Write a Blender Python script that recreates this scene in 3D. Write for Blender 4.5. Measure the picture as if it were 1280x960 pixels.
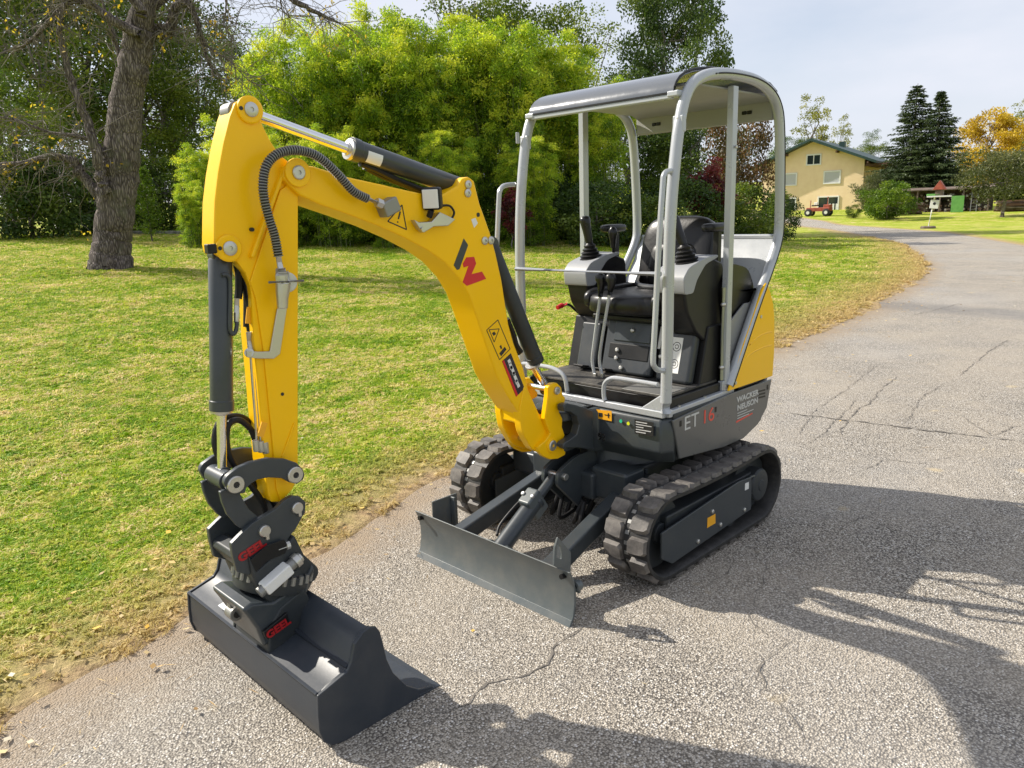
import bpy, bmesh, math, random
import numpy as np
from mathutils import Vector, Matrix
R = math.radians
for o in list(bpy.data.objects): bpy.data.objects.remove(o, do_unlink=True)
scn = bpy.context.scene
COL = scn.collection

# ------------------------------------------------------------------ camera
cam = bpy.data.cameras.new('camera'); camo = bpy.data.objects.new('camera', cam); COL.objects.link(camo)
cam.sensor_width = 36; cam.lens = 36*941.07/1280; cam.clip_start = .05; cam.clip_end = 3000
_r = Vector((-0.707755, -0.705686, -0.03302)); _u = Vector((0.132594, -0.178602, 0.974946)); _f = Vector((0.693903, -0.685645, -0.219976))
_m = Matrix((( _r.x,_u.x,-_f.x),(_r.y,_u.y,-_f.y),(_r.z,_u.z,-_f.z))).to_4x4()
_m.translation = Vector((-2.3601, 3.3089, 1.6728))
camo.matrix_world = _m
scn.camera = camo
CAM = _m.translation.copy()

# ------------------------------------------------------------------ sky, sun, exposure
SUN = Vector((1.2, .5, 1.0)).normalized()
w = bpy.data.worlds.new('World'); scn.world = w; w.use_nodes = True
nt = w.node_tree; nt.nodes.clear()
def wn(t, **k):
    n = nt.nodes.new(t)
    for a, b in k.items(): setattr(n, a, b)
    return n
sky = wn('ShaderNodeTexSky', sky_type='NISHITA', sun_disc=False)
sky.sun_elevation = math.asin(SUN.z); sky.sun_rotation = math.atan2(SUN.x, SUN.y)
sky.air_density = 1.0; sky.dust_density = 2.0; sky.ozone_density = 1.0; sky.altitude = 300
tc = wn('ShaderNodeTexCoord'); mp = wn('ShaderNodeMapping'); mp.inputs['Scale'].default_value = (1.6, 1.6, 4.5)
nz = wn('ShaderNodeTexNoise'); nz.inputs['Scale'].default_value = 1.5; nz.inputs['Detail'].default_value = 6; nz.inputs['Roughness'].default_value = .55
cr_ = wn('ShaderNodeValToRGB'); cr_.color_ramp.elements[0].position = .33; cr_.color_ramp.elements[1].position = .66
cr_.color_ramp.elements[0].color = (.55,.55,.55,1); cr_.color_ramp.elements[1].color = (.97,.97,.97,1)
mx = wn('ShaderNodeMixRGB'); mx.inputs[2].default_value = (5.2, 5.4, 6.0, 1)      # thin bright cloud over blue
bg = wn('ShaderNodeBackground'); bg.inputs[1].default_value = .112
wo = wn('ShaderNodeOutputWorld')
L = nt.links.new
L(tc.outputs['Generated'], mp.inputs[0]); L(mp.outputs[0], nz.inputs['Vector']); L(nz.outputs['Fac'], cr_.inputs[0])
L(cr_.outputs[0], mx.inputs[0]); L(sky.outputs[0], mx.inputs[1]); L(mx.outputs[0], bg.inputs[0]); L(bg.outputs[0], wo.inputs[0])
sl = bpy.data.lights.new('sun', 'SUN'); sl.energy = 5.0; sl.angle = R(.6); sl.color = (1, .93, .82)
so = bpy.data.objects.new('sun', sl); COL.objects.link(so); so.rotation_euler = SUN.to_track_quat('Z', 'Y').to_euler(); so.location = (0, 0, 30)
scn.view_settings.view_transform = 'Standard'; scn.view_settings.look = 'None'
scn.view_settings.exposure = .53; scn.view_settings.gamma = 1; scn.view_settings.use_curve_mapping = False
scn.render.engine = 'CYCLES'; scn.render.resolution_x = 1024; scn.render.resolution_y = 768
scn.cycles.max_bounces = 8; scn.cycles.transparent_max_bounces = 8

# ------------------------------------------------------------------ materials
MT = {}
class NB:
    def __init__(s, name):
        s.m = bpy.data.materials.new(name); s.m.use_nodes = True; s.t = s.m.node_tree; s.t.nodes.clear(); s.name = name
        s.out = s.n('ShaderNodeOutputMaterial'); MT[name] = s.m
    def n(s, t, ins=None, **k):
        nd = s.t.nodes.new(t)
        for a, b in k.items(): setattr(nd, a, b)
        for a, b in (ins or {}).items():
            if isinstance(b, bpy.types.NodeSocket): s.t.links.new(b, nd.inputs[a])
            else: nd.inputs[a].default_value = b
        return nd
    def l(s, a, b): s.t.links.new(a, b)
    def pos(s): return s.n('ShaderNodeNewGeometry').outputs['Position']
    def obj(s): return s.n('ShaderNodeTexCoord').outputs['Object']
    def noise(s, vec, scale, detail=3, rough=.5, dist=0): return s.n('ShaderNodeTexNoise', {'Vector': vec, 'Scale': scale, 'Detail': detail, 'Roughness': rough, 'Distortion': dist}).outputs['Fac']
    def ramp(s, fac, stops):
        nd = s.n('ShaderNodeValToRGB', {'Fac': fac}); e = nd.color_ramp.elements
        while len(e) < len(stops): e.new(.5)
        for el, (p, c) in zip(e, stops):
            el.position = p; el.color = (c if isinstance(c, tuple) else (c, c, c)) + (1,)
        return nd.outputs[0]
    def mix(s, fac, a, b, blend='MIX'):
        nd = s.n('ShaderNodeMixRGB', blend_type=blend)
        for i, v in ((0, fac), (1, a), (2, b)):
            if isinstance(v, bpy.types.NodeSocket): s.l(v, nd.inputs[i])
            elif isinstance(v, tuple): nd.inputs[i].default_value = v + (1,)
            else: nd.inputs[i].default_value = v if i == 0 else (v, v, v, 1)
        return nd.outputs[0]
    def math(s, op, a, b=0., c=None, clamp=False):
        nd = s.n('ShaderNodeMath', operation=op, use_clamp=clamp)
        for i, v in enumerate((a, b, c)):
            if v is None: continue
            if isinstance(v, bpy.types.NodeSocket): s.l(v, nd.inputs[i])
            else: nd.inputs[i].default_value = v
        return nd.outputs[0]
    def bump(s, h, strength=.3, dist=.01): return s.n('ShaderNodeBump', {'Height': h, 'Strength': strength, 'Distance': dist}).outputs[0]
    def principled(s, col, rough=.5, metal=0, normal=None, coat=0, spec=.5, coat_rough=.08):
        b = s.n('ShaderNodeBsdfPrincipled')
        for k, v in (('Base Color', col), ('Roughness', rough), ('Metallic', metal), ('Normal', normal), ('Coat Weight', coat), ('Coat Roughness', coat_rough), ('Specular IOR Level', spec)):
            if v is None: continue
            if isinstance(v, bpy.types.NodeSocket): s.l(v, b.inputs[k])
            else: b.inputs[k].default_value = (v + (1,)) if isinstance(v, tuple) else v
        s.l(b.outputs[0], s.out.inputs[0]); return b

def paint(name, col, rough=.35, metal=0, coat=0., coat_rough=.08, dust=.08, dustcol=(.3, .27, .22), bumpy=.02, spec=.5):
    b = NB(name); p = b.obj()
    d = b.noise(p, 9, 6, .65); f = b.noise(p, 140, 3, .6)
    c = b.mix(b.math('MULTIPLY', b.ramp(d, [(.4, 0.), (.75, 1.)]), dust), col, dustcol)
    c = b.mix(b.math('MULTIPLY', f, .12), c, tuple(x*.75 for x in col))
    r = b.math('MULTIPLY_ADD', d, .25, rough - .12)
    b.principled(c, r, metal, b.bump(b.noise(p, 60, 2), bumpy, .01), coat, spec, coat_rough)
paint('yellow', (.95, .535, .0), .34, coat=.08, dust=.03, dustcol=(.62, .45, .16), bumpy=.03, spec=.28)
paint('panel_grey', (.26, .265, .27), .38, metal=.2, dust=.05)
paint('anthracite', (.040, .048, .054), .34, coat=.12, dust=.05, spec=.4)
paint('anthracite_flat', (.028, .033, .037), .5, dust=.06, spec=.35)
paint('bucket_paint', (.030, .037, .048), .45, coat=.08, coat_rough=.35, dust=.06, spec=.4)
paint('blade_paint', (.085, .100, .104), .38, dust=.22)
paint('skirt_grey', (.085, .088, .088), .30, coat=.25, dust=.05)
paint('silver', (.42, .44, .465), .30, metal=.2, coat=.1, dust=.05)
paint('roof_sheet', (.13, .14, .155), .16, metal=.3, coat=.6, dust=.05)
paint('roof_lining', (.30, .30, .29), .5, dust=.05)
paint('console_grey', (.30, .31, .325), .45, dust=.05)
paint('black_plastic', (.008, .008, .009), .42, dust=.02, spec=.32)
paint('black_gloss', (.007, .007, .008), .3, dust=.015, spec=.4)
paint('seat_vinyl', (.007, .007, .008), .36, dust=.012, bumpy=.06, spec=.42)
paint('dark_panel', (.035, .04, .046), .38, dust=.05)
paint('rubber_hose', (.008, .008, .009), .5, dust=.02, spec=.35)
paint('red_grip', (.55, .01, .015), .4, dust=.02)
paint('floor_mat', (.028, .027, .026), .7, dust=.45, bumpy=.3)
paint('white_label', (.74, .74, .72), .5, dust=.04)
paint('black_print', (.015, .015, .016), .5, dust=.02)
paint('red_print', (.60, .012, .02), .45, dust=.02)
paint('dark_red_print', (.36, .008, .012), .5, dust=.02)
paint('orange_label', (.85, .40, .01), .5, dust=.03)
paint('silver_print', (.52, .52, .51), .5, dust=.03)
paint('coral_print', (.72, .085, .055), .5, dust=.02)
paint('navy_label', (.018, .012, .025), .4, dust=.02)
paint('green_dot', (.03, .5, .28), .4, dust=0)
paint('yellow_dot', (.7, .75, .02), .4, dust=0)
paint('chrome', (.75, .75, .76), .16, metal=1, dust=.02, bumpy=0)
paint('zinc', (.55, .54, .51), .38, metal=.9, dust=.08)
paint('strut_olive', (.40, .41, .30), .4, metal=.4, dust=.05)
paint('hook_steel', (.26, .26, .25), .45, metal=.6, dust=.10)
def rubber():
    b = NB('track_rubber'); p = b.obj()
    n = b.noise(p, 22, 6, .7); g = b.noise(p, 7, 3)
    c = b.ramp(b.math('MULTIPLY_ADD', g, .5, b.math('MULTIPLY', n, .5)), [(.32, (.035, .033, .032)), (.50, (.11, .10, .092)), (.72, (.25, .23, .205))])
    b.principled(c, .62, 0, b.bump(b.noise(p, 180, 4), .25, .004))
rubber()
def belt():
    b = NB('track_belt'); p = b.obj()
    c = b.ramp(b.noise(p, 18, 5, .7), [(.4, (.013, .013, .013)), (.75, (.04, .037, .035))])
    b.principled(c, .6, 0, b.bump(b.noise(p, 120, 4), .3, .004))
belt()

# ------------------------------------------------------------------ mesh helpers
def basis(d):
    d = Vector(d).normalized(); a = Vector((0, 0, 1)) if abs(d.z) < .9 else Vector((1, 0, 0))
    s = d.cross(a).normalized(); return s, s.cross(d).normalized(), d
def cr(pts, n=8, closed=False):
    P = [Vector(p) for p in pts]; out = []
    m = len(P)
    for i in range(m if closed else m-1):
        if closed: a, b, c, d = P[(i-1) % m], P[i], P[(i+1) % m], P[(i+2) % m]
        else: a, b, c, d = P[max(i-1, 0)], P[i], P[i+1], P[min(i+2, m-1)]
        for k in range(n):
            t = k/n
            out.append(.5*((2*b)+(c-a)*t+(2*a-5*b+4*c-d)*t*t+(3*b-a-3*c+d)*t**3))
    if not closed: out.append(P[-1])
    return out
class MB:
    def __init__(s): s.v = []; s.f = []
    def add(s, v, f):
        o = len(s.v); s.v += [tuple(p) for p in v]; s.f += [tuple(i+o for i in q) for q in f]; return s
    def box(s, c, size, rot=None):
        hx, hy, hz = [k/2 for k in size]; c = Vector(c); v = []
        for a in (-1, 1):
            for b in (-1, 1):
                for d in (-1, 1):
                    p = Vector((a*hx, b*hy, d*hz)); v.append(c + (rot @ p if rot else p))
        return s.add(v, [(0,1,3,2),(4,6,7,5),(0,4,5,1),(2,3,7,6),(0,2,6,4),(1,5,7,3)])
    def bar(s, p0, p1, w, h, up=(0,0,1)):
        p0, p1 = Vector(p0), Vector(p1); d = (p1-p0).normalized(); sd = d.cross(Vector(up)).normalized(); u = sd.cross(d)
        v = []
        for p in (p0, p1):
            for a, b in ((-1,-1),(1,-1),(1,1),(-1,1)): v.append(p+sd*a*w/2+u*b*h/2)
        return s.add(v, [(0,1,2,3),(7,6,5,4),(0,4,5,1),(1,5,6,2),(2,6,7,3),(3,7,4,0)])
    def prism(s, outline, o, ax, ay, an, t0, t1):
        o, ax, ay, an = Vector(o), Vector(ax), Vector(ay), Vector(an); n = len(outline)
        v = [o+ax*a+ay*b+an*t for t in (t0, t1) for a, b in outline]
        return s.add(v, [tuple(range(n))[::-1], tuple(range(n, 2*n))] + [(i, (i+1) % n, n+(i+1) % n, n+i) for i in range(n)])
    def px(s, outline_yz, x0, x1): return s.prism(outline_yz, (0,0,0), (0,1,0), (0,0,1), (1,0,0), x0, x1)
    def py(s, outline_xz, y0, y1): return s.prism(outline_xz, (0,0,0), (1,0,0), (0,0,1), (0,1,0), y0, y1)
    def pz(s, outline_xy, z0, z1): return s.prism(outline_xy, (0,0,0), (1,0,0), (0,1,0), (0,0,1), z0, z1)
    def rings(s, rs, caps=True, closed=True):
        n = len(rs[0]); v = [p for r in rs for p in r]; f = []
        for k in range(len(rs)-1):
            for i in range(n if closed else n-1):
                j = (i+1) % n; f.append((k*n+i, k*n+j, (k+1)*n+j, (k+1)*n+i))
        if caps: f += [tuple(range(n))[::-1], tuple(range((len(rs)-1)*n, len(rs)*n))]
        return s.add(v, f)
    def cyl(s, p0, p1, r0, r1=None, n=20):
        r1 = r0 if r1 is None else r1; p0, p1 = Vector(p0), Vector(p1); a, b, d = basis(p1-p0)
        return s.rings([[p+(a*math.cos(t)+b*math.sin(t))*r for t in [2*math.pi*i/n for i in range(n)]] for p, r in ((p0, r0), (p1, r1))])
    def lathe(s, p0, d, prof, n=20):
        p0 = Vector(p0); a, b, d = basis(d)
        return s.rings([[p0+d*t+(a*math.cos(q)+b*math.sin(q))*max(r, 1e-4) for q in [2*math.pi*i/n for i in range(n)]] for t, r in prof])
    def tube(s, path, r, n=10, closed=False):
        P = [Vector(p) for p in path]; m = len(P); rs = []; last = None
        for i in range(m):
            if closed: d = P[(i+1) % m]-P[i-1]
            else: d = P[min(i+1, m-1)]-P[max(i-1, 0)]
            d.normalize()
            if last is None: a, b, _ = basis(d)
            else:
                a = (last - d*last.dot(d))
                if a.length < 1e-6: a, b, _ = basis(d)
                a.normalize(); b = d.cross(a)
            last = a; rr = r[i] if isinstance(r, (list, tuple)) else r
            rs.append([P[i]+(a*math.cos(t)+b*math.sin(t))*rr for t in [2*math.pi*k/n for k in range(n)]])
        if closed: rs.append(rs[0]); return s.rings(rs, caps=False)
        return s.rings(rs)
    def ell(s, c, rad, nu=16, nv=10, rot=None, power=1):
        c = Vector(c); rs = []
        def sp(x): return math.copysign(abs(x)**power, x)
        for j in range(nv+1):
            ph = math.pi*(j/nv)-math.pi/2; ph = max(-1.565, min(1.565, ph)); ring = []
            for i in range(nu):
                t = 2*math.pi*i/nu
                p = Vector((rad[0]*sp(math.cos(ph))*sp(math.cos(t)), rad[1]*sp(math.cos(ph))*sp(math.sin(t)), rad[2]*sp(math.sin(ph))))
                ring.append(c+(rot @ p if rot else p))
            rs.append(ring)
        return s.rings(rs)
    def mesh(s, name):
        me = bpy.data.meshes.new(name); me.from_pydata(s.v, [], s.f)
        bm = bmesh.new(); bm.from_mesh(me); bmesh.ops.recalc_face_normals(bm, faces=bm.faces); bm.to_mesh(me); bm.free()
        return me
    def build(s, name, mat, parent=None, bevel=0, smooth=30, seg=2):
        return put(name, s.mesh(name), mat, parent, bevel, smooth, seg)
def put(name, me, mat, parent=None, bevel=0, smooth=30, seg=2):
    if mat and not me.materials: me.materials.append(MT[mat])
    o = bpy.data.objects.new(name, me); COL.objects.link(o); o.parent = parent
    if smooth:
        me.shade_smooth(); me.set_sharp_from_angle(angle=R(smooth))
    if bevel:
        b = o.modifiers.new('bevel', 'BEVEL'); b.width = bevel; b.segments = seg; b.limit_method = 'ANGLE'; b.angle_limit = R(35); b.harden_normals = True
    return o
def tag(o, label=None, cat=None, group=None, kind=None):
    for k, v in (('label', label), ('category', cat), ('group', group), ('kind', kind)):
        if v: o[k] = v
    return o
def empty(name, loc=(0,0,0), rz=0):
    o = bpy.data.objects.new(name, None); COL.objects.link(o); o.location = loc; o.rotation_euler = (0,0,rz); o.empty_display_size = .1; return o
def text(name, body, size, o, right, up, mat, parent, depth=.0008, shear=0, sx=1, bold=0):
    cu = bpy.data.curves.new('t', 'FONT'); cu.body = body; cu.size = size; cu.extrude = depth; cu.shear = shear; cu.align_x = 'CENTER'; cu.align_y = 'CENTER'; cu.offset = bold
    ob = bpy.data.objects.new('t', cu); COL.objects.link(ob); bpy.context.view_layer.update()
    me = bpy.data.meshes.new_from_object(ob.evaluated_get(bpy.context.evaluated_depsgraph_get()))
    bpy.data.objects.remove(ob); bpy.data.curves.remove(cu)
    r = Vector(right).normalized(); u = Vector(up); u = (u-r*u.dot(r)).normalized(); nrm = r.cross(u)
    M = Matrix((( r.x*sx,u.x,nrm.x),(r.y*sx,u.y,nrm.y),(r.z*sx,u.z,nrm.z))).to_4x4(); M.translation = Vector(o)+nrm*depth
    me.transform(M); me.materials.clear()
    return put(name, me, mat, parent, 0, 0)
def decal_x(name, outline_yz, x, mat, parent, t=.0012):
    return MB().px(outline_yz, x-t, x).build(name, mat, parent, 0, 0)
def pin(name, p, d, r, length, mat, parent, hole=True):
    """a pin head: washer disc with a dark socket"""
    d = Vector(d).normalized(); m = MB(); p = Vector(p)
    m.lathe(p, d, [(0, r), (length*.7, r), (length, r*.85), (length, r*.32), (length*.4, r*.30)] if hole else [(0, r), (length*.7, r), (length, r*.8)], 20)
    return m.build(name, mat, parent, 0, 35)
def rounded(outline, r=.25, n=3):
    """corner-cut a closed 2-D outline into soft corners"""
    out = []; m = len(outline)
    for i in range(m):
        a, b, c = Vector(outline[i-1]), Vector(outline[i]), Vector(outline[(i+1) % m])
        p, q = b+(a-b)*r, b+(c-b)*r
        for k in range(n+1):
            t = k/n; out.append(tuple((1-t)**2*p+2*t*(1-t)*b+t*t*q))
    return out

# ================================================================== MINI EXCAVATOR (front = +Y, its left side = -X)
EX = empty('mini_excavator')
tag(EX, 'yellow and anthracite mini excavator with silver open canopy parked on the road edge', 'excavator')
XC = .06                                              # plane of boom, stick and bucket

# ---------------- tracks
ZC, RB, YF, YR = .222, .196, .592, -.278
def track_pt(t, r):                                   # t in metres along the belt
    Ls = YF-YR; arc = math.pi*RB; per = 2*Ls+2*arc; t %= per
    if t < Ls: return Vector((0, YF-t, ZC+r)), Vector((0, 0, 1))                # top run, front to rear
    t -= Ls
    if t < arc:
        a = math.pi/2+t/RB; return Vector((0, YR+math.cos(a)*r, ZC+math.sin(a)*r)), Vector((0, math.cos(a), math.sin(a)))
    t -= arc
    if t < Ls: return Vector((0, YR+t, ZC-r)), Vector((0, 0, -1))
    t -= Ls; a = 1.5*math.pi+t/RB
    return Vector((0, YF+math.cos(a)*r, ZC+math.sin(a)*r)), Vector((0, math.cos(a), math.sin(a)))
PER = 2*(YF-YR)+2*math.pi*RB
def track_sag(p):                                     # slack in the upper run
    if p.z > ZC: p.z -= .012*max(0, 1-((p.y-.16)/.40)**2)
    return p
lugs = {}
def lug_mesh(side):
    m = MB(); a0, a1 = (.018, .113)                   # inner and outer end across the belt
    l = .040; h = .019; sk = .012
    base = [(a0, -l*.75+sk*.6), (a0+.012, -l), (a1-.016, -l-.002), (a1, -l*.85-sk*.5), (a1, l*.72-sk*.5), (a1-.014, l*.92), (a0+.03, l+.004), (a0, l*.8+sk*.6)]
    top = [(a0+.003, -l*.66+sk*.6), (a0+.014, -l+.005), (a1-.018, -l+.004), (a1-.005, -l*.72-sk*.5), (a1-.005, l*.50-sk*.5), (a1-.018, l*.68), (a0+.030, l-.008), (a0+.003, l*.6+sk*.6)]
    n = 8; v = [(side*x, y, -.004) for x, y in base]+[(side*x, y, h) for x, y in top]
    m.add(v, [tuple(range(n)), tuple(range(n, 2*n))]+[(i, (i+1) % n, n+(i+1) % n, n+i) for i in range(n)])
    return m.mesh('track_lug')
lugs = {s: lug_mesh(s) for s in (-1, 1)}
for me in lugs.values(): me.materials.append(MT['track_rubber'])
def make_track(xc, out):
    N = 128; m = MB(); W = .115; prof = [(-W, -.016), (-W, .0), (-.018, .0), (-.014, -.006), (.014, -.006), (.018, .0), (W, .0), (W, -.016), (W-.012, -.024), (-W+.012, -.024)]
    rs = []
    for i in range(N+1):
        t = PER*i/N; ring = []
        for a, h in prof:
            p, nn = track_pt(t, RB+h); p = track_sag(p.copy()); ring.append((xc+a, p.y, p.z))
        rs.append(ring)
    m.rings(rs, caps=False)
    tr = m.build('crawler_track', 'track_belt', EX, 0, 40)
    NL = 30
    for s in (-1, 1):
        for i in range(NL):
            t = PER*(i+(.5 if s > 0 else 0))/NL
            p, nn = track_pt(t, RB); p = track_sag(p.copy()); tg = nn.cross(Vector((1, 0, 0)))
            o = bpy.data.objects.new('track_lug', lugs[s]); COL.objects.link(o); o.parent = tr
            M = Matrix(((1, tg.x, nn.x), (0, tg.y, nn.y), (0, tg.z, nn.z))).to_4x4(); M.translation = (xc, p.y, p.z)
            o.matrix_local = M
    tm = MB()                                         # metal links in the groove
    for i in range(60):
        p, nn = track_pt(PER*i/60, RB-.004); p = track_sag(p.copy()); tg = nn.cross(Vector((1, 0, 0)))
        tm.box((xc, p.y, p.z), (.022, .018, .004), Matrix(((1, tg.x, nn.x), (0, tg.y, nn.y), (0, tg.z, nn.z))))
    o = tm.build('chain_link', 'hook_steel', tr, .001); o['kind'] = 'stuff'
    for s in (-1, 1):                                 # frame plate on the outer and the inner side
        x = xc+s*.088
        pl = MB().px([(0.652, 0.261), (0.65, 0.135), (0.562, 0.08), (-0.176, 0.118), (-0.168, 0.301), (-0.032, 0.312)], min(x, x+s*.012), max(x, x+s*.012)).build('track_frame_plate', 'anthracite', tr, .004)
        if s == out:
            xo = x+s*.012
            for u, v in [(0.35, 0.119), (0.143, 0.137), (-0.097, 0.141), (0.224, 0.232)]:
                MB().lathe((xo, u, v), (s, 0, 0), [(0, .011), (.006, .011), (.009, .007)], 10).build('bolt', 'zinc' if v < .27 else 'black_plastic', tr, 0, 30)
    m = MB(); m.box((xc, (YF+YR)/2, ZC), (.13, YF-YR-.06, .16)); m.box((xc, (YF+YR)/2, ZC-.09), (.1, YF-YR-.1, .05))
    m.build('track_frame', 'anthracite_flat', tr, .01)
    m = MB(); m.lathe((xc-.03, YF-.01, ZC), (1, 0, 0), [(0, .168), (.06, .168)], 32); m.lathe((xc-.05, YF-.01, ZC), (1, 0, 0), [(0, .05), (.1, .05)], 20); m.build('idler_wheel', 'anthracite_flat', tr, .004)
    m = MB(); m.lathe((xc-.025, YR, ZC), (1, 0, 0), [(0, .165), (.05, .165)], 14)
    m.lathe((xc, YR, ZC), (out, 0, 0), [(0, .09), (.085, .09), (.095, .082), (.1, .06), (.1, .03), (.104, .028)], 28); m.build('drive_sprocket', 'anthracite_flat', tr, .003)
    for k in range(3):
        y = YR+.22+k*.22
        MB().lathe((xc-.05, y, ZC-.13), (1, 0, 0), [(0, .045), (.1, .045)], 18).build('track_roller', 'anthracite_flat', tr, .004)
    return tr
TX = .491
trk_l = make_track(-TX, -1); trk_r = make_track(TX+.09, 1)
xs = -TX-.1005
decal_x('warning_label', [(0.266, 0.211), (0.194, 0.21), (0.191, 0.161), (0.268, 0.16)], xs, 'orange_label', trk_l)
decal_x('paper_label', [(-0.096, 0.284), (-0.135, 0.282), (-0.136, 0.245), (-0.096, 0.246)], xs, 'white_label', trk_l)
m = MB(); m.tube(cr([(-0.575, -0.186, 0.202), (-0.575, -0.23, 0.195), (-0.575, -0.255, 0.224), (-0.575, -0.251, 0.267), (-0.575, -0.212, 0.289), (-0.575, -0.174, 0.291)], 5), .008, 8); m.build('tow_eye', 'anthracite', trk_l)

# ---------------- chassis
m = MB(); m.box((0, .16, .33), (.5, .62, .17)); m.cyl((0, .16, .40), (0, .16, .50), .27, .25, 32)
m.box((-.2, .46, .36), (.22, .16, .16)); m.box((.2, .46, .36), (.22, .16, .16))
m.box((0, .16+.30, .34), (.26, .22, .14))
ch = m.build('chassis', 'anthracite', EX, .018)
for s in (-1, 1):
    for y in (.40, -.1):
        mm = MB(); mm.box((s*.31+(.05 if s > 0 else 0), y, .325), (.24+(.1 if s > 0 else 0), .15, .13)); mm.build('axle_beam', 'anthracite', ch, .02)
        for k in (-.055, .055):
            mm = MB(); mm.box((s*.285, y+k, .33), (.024, .02, .17)); mm.build('rib', 'anthracite', ch, .005)
for s in (-1, 1):                                     # lugs that carry the blade ram
    m = MB(); m.px(rounded([(.44, .50), (.60, .50), (.735, .45), (.745, .385), (.66, .30), (.58, .22), (.46, .22)], .25), s*.045-.011+.0, s*.045+.011)
    m.build('ram_lug', 'anthracite', ch, .003)
m = MB(); m.cyl((-.075, .70, .42), (.075, .70, .42), .017); m.build('ram_pin', 'zinc', ch, .003)
m = MB()
rnd = random.Random(3)
for k in range(7):
    a = (rnd.uniform(-.1, .1), rnd.uniform(.5, .6), .28); b = (a[0]+rnd.uniform(-.05, .05), a[1]+.04, .12+rnd.uniform(0, .05)); c2 = (b[0]+rnd.uniform(-.1, .1), .45, .2)
    m.tube(cr([a, b, c2], 6), .011, 8)
m.build('hydraulic_hose', 'rubber_hose', ch)

# ---------------- dozer blade
BY = 1.175
m = MB(); prof = [(BY+.02, .0), (BY-.005, .04), (BY-.016, .10), (BY-.015, .16), (BY-.004, .21), (BY+.012, .245), (BY+.006, .247), (BY-.014, .212), (BY-.027, .16), (BY-.028, .10), (BY-.016, .04), (BY+.008, .0)]
m.px(prof, -.508, .508)
bl = m.build('dozer_blade', 'blade_paint', EX, .002, 60)
MB().px([(BY+.021, .0), (BY+.004, .028), (BY-.008, .028), (BY+.008, -.002)], -.507, .507).build('cutting_edge', 'blade_paint', bl, .001)
for s in (-1, 1):
    MB().cyl((s*.468, BY+.02, .218), (s*.468, BY-.02, .212), .011, n=14).build('bolt_hole', 'black_plastic', bl, 0)
    m = MB()                                          # push arm: upright box beam
    m.bar((s*.30, BY-.03, .125), (s*.25, .50, .30), .075, .085); m.build('push_arm', 'anthracite', bl, .012)
    mm = MB(); mm.px([(BY-.02, .03), (BY-.02, .20), (BY-.13, .15), (BY-.16, .08)], s*.30-.045, s*.30+.045); mm.build('arm_foot', 'anthracite', bl, .006)
# folded extension plates behind the blade ends
ext_o = [(1.182, 0.381), (1.103, 0.287), (1.107, 0.193), (1.16, 0.223), (1.209, 0.265), (1.203, 0.342)]; ext_h = [(1.184, 0.348), (1.193, 0.296), (1.163, 0.278), (1.158, 0.296), (1.168, 0.337)]
m = MB(); m.px(ext_o+[ext_o[0]]+ext_h+[ext_h[0]], -.445, -.435)
o = m.build('blade_extension', 'blade_paint', bl, .002)
m = MB(); m.box((-.487, BY-.045, .16), (.055, .012, .05)); m.cyl((-.5, BY-.06, .165), (-.5, BY-.03, .165), .022, n=16); m.build('extension_lug', 'blade_paint', bl, .003)
m = MB(); m.cyl((-.5, BY-.062, .165), (-.5, BY-.028, .165), .010, n=12); m.build('lug_hole', 'black_plastic', bl, 0)
m = MB(); m.px([(BY-.05, .10), (BY-.05, .29), (BY-.21, .29), (BY-.21, .10)], .44, .45); m.box((.425, BY-.17, .2), (.03, .012, .17)); m.build('blade_extension', 'blade_paint', bl, .003)
# blade ram
p0 = Vector((0, 1.10, .155)); p1 = Vector((0, .70, .42)); d = (p1-p0)
m = MB(); m.cyl(p0+d*.02, p0+d*.62, .042, n=24); m.cyl(p0+d*.61, p0+d*.66, .046, n=24); rb_ = m.build('blade_ram', 'anthracite', EX, .004)
MB().cyl(p0+d*.6, p0+d*.96, .024, n=18).build('ram_rod', 'anthracite', rb_)
m = MB(); m.bar(p0+d*.50, p0+d*.70, .13, .075, up=(1, 0, 0)); m.build('ram_guard', 'blade_paint', rb_, .012)
s_, u2_, dd = basis(d)
for k in (-.03, .03):
    q = p0+d*.6; n_ = dd.cross(Vector((1, 0, 0))).normalized(); n_ = n_ if n_.z > 0 else -n_
    MB().lathe(q+n_*.066+dd*.0+Vector((k, 0, 0)), n_, [(-.004, .011), (.005, .011), (.008, .007)], 10).build('bolt', 'zinc', rb_)
for s in (-1, 1): MB().px(rounded([(BY-.02, .06), (BY-.02, .18), (1.10, .20), (1.055, .165), (1.07, .08)], .3), s*.055-.008, s*.055+.008).build('ram_bracket', 'blade_paint', bl, .003)
MB().lathe((-.078, 1.10, .155), (1, 0, 0), [(0, .015), (.156, .015)], 14).build('ram_pin', 'zinc', bl)
MB().tube(cr([p0+d*.1+Vector((.05, 0, .02)), p0+d*.2+Vector((.065, 0, .035)), p0+d*.48+Vector((.055, 0, .035)), p0+d*.62+Vector((.03, 0, .03))], 6), .007, 8).build('hydraulic_pipe', 'rubber_hose', rb_)

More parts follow.
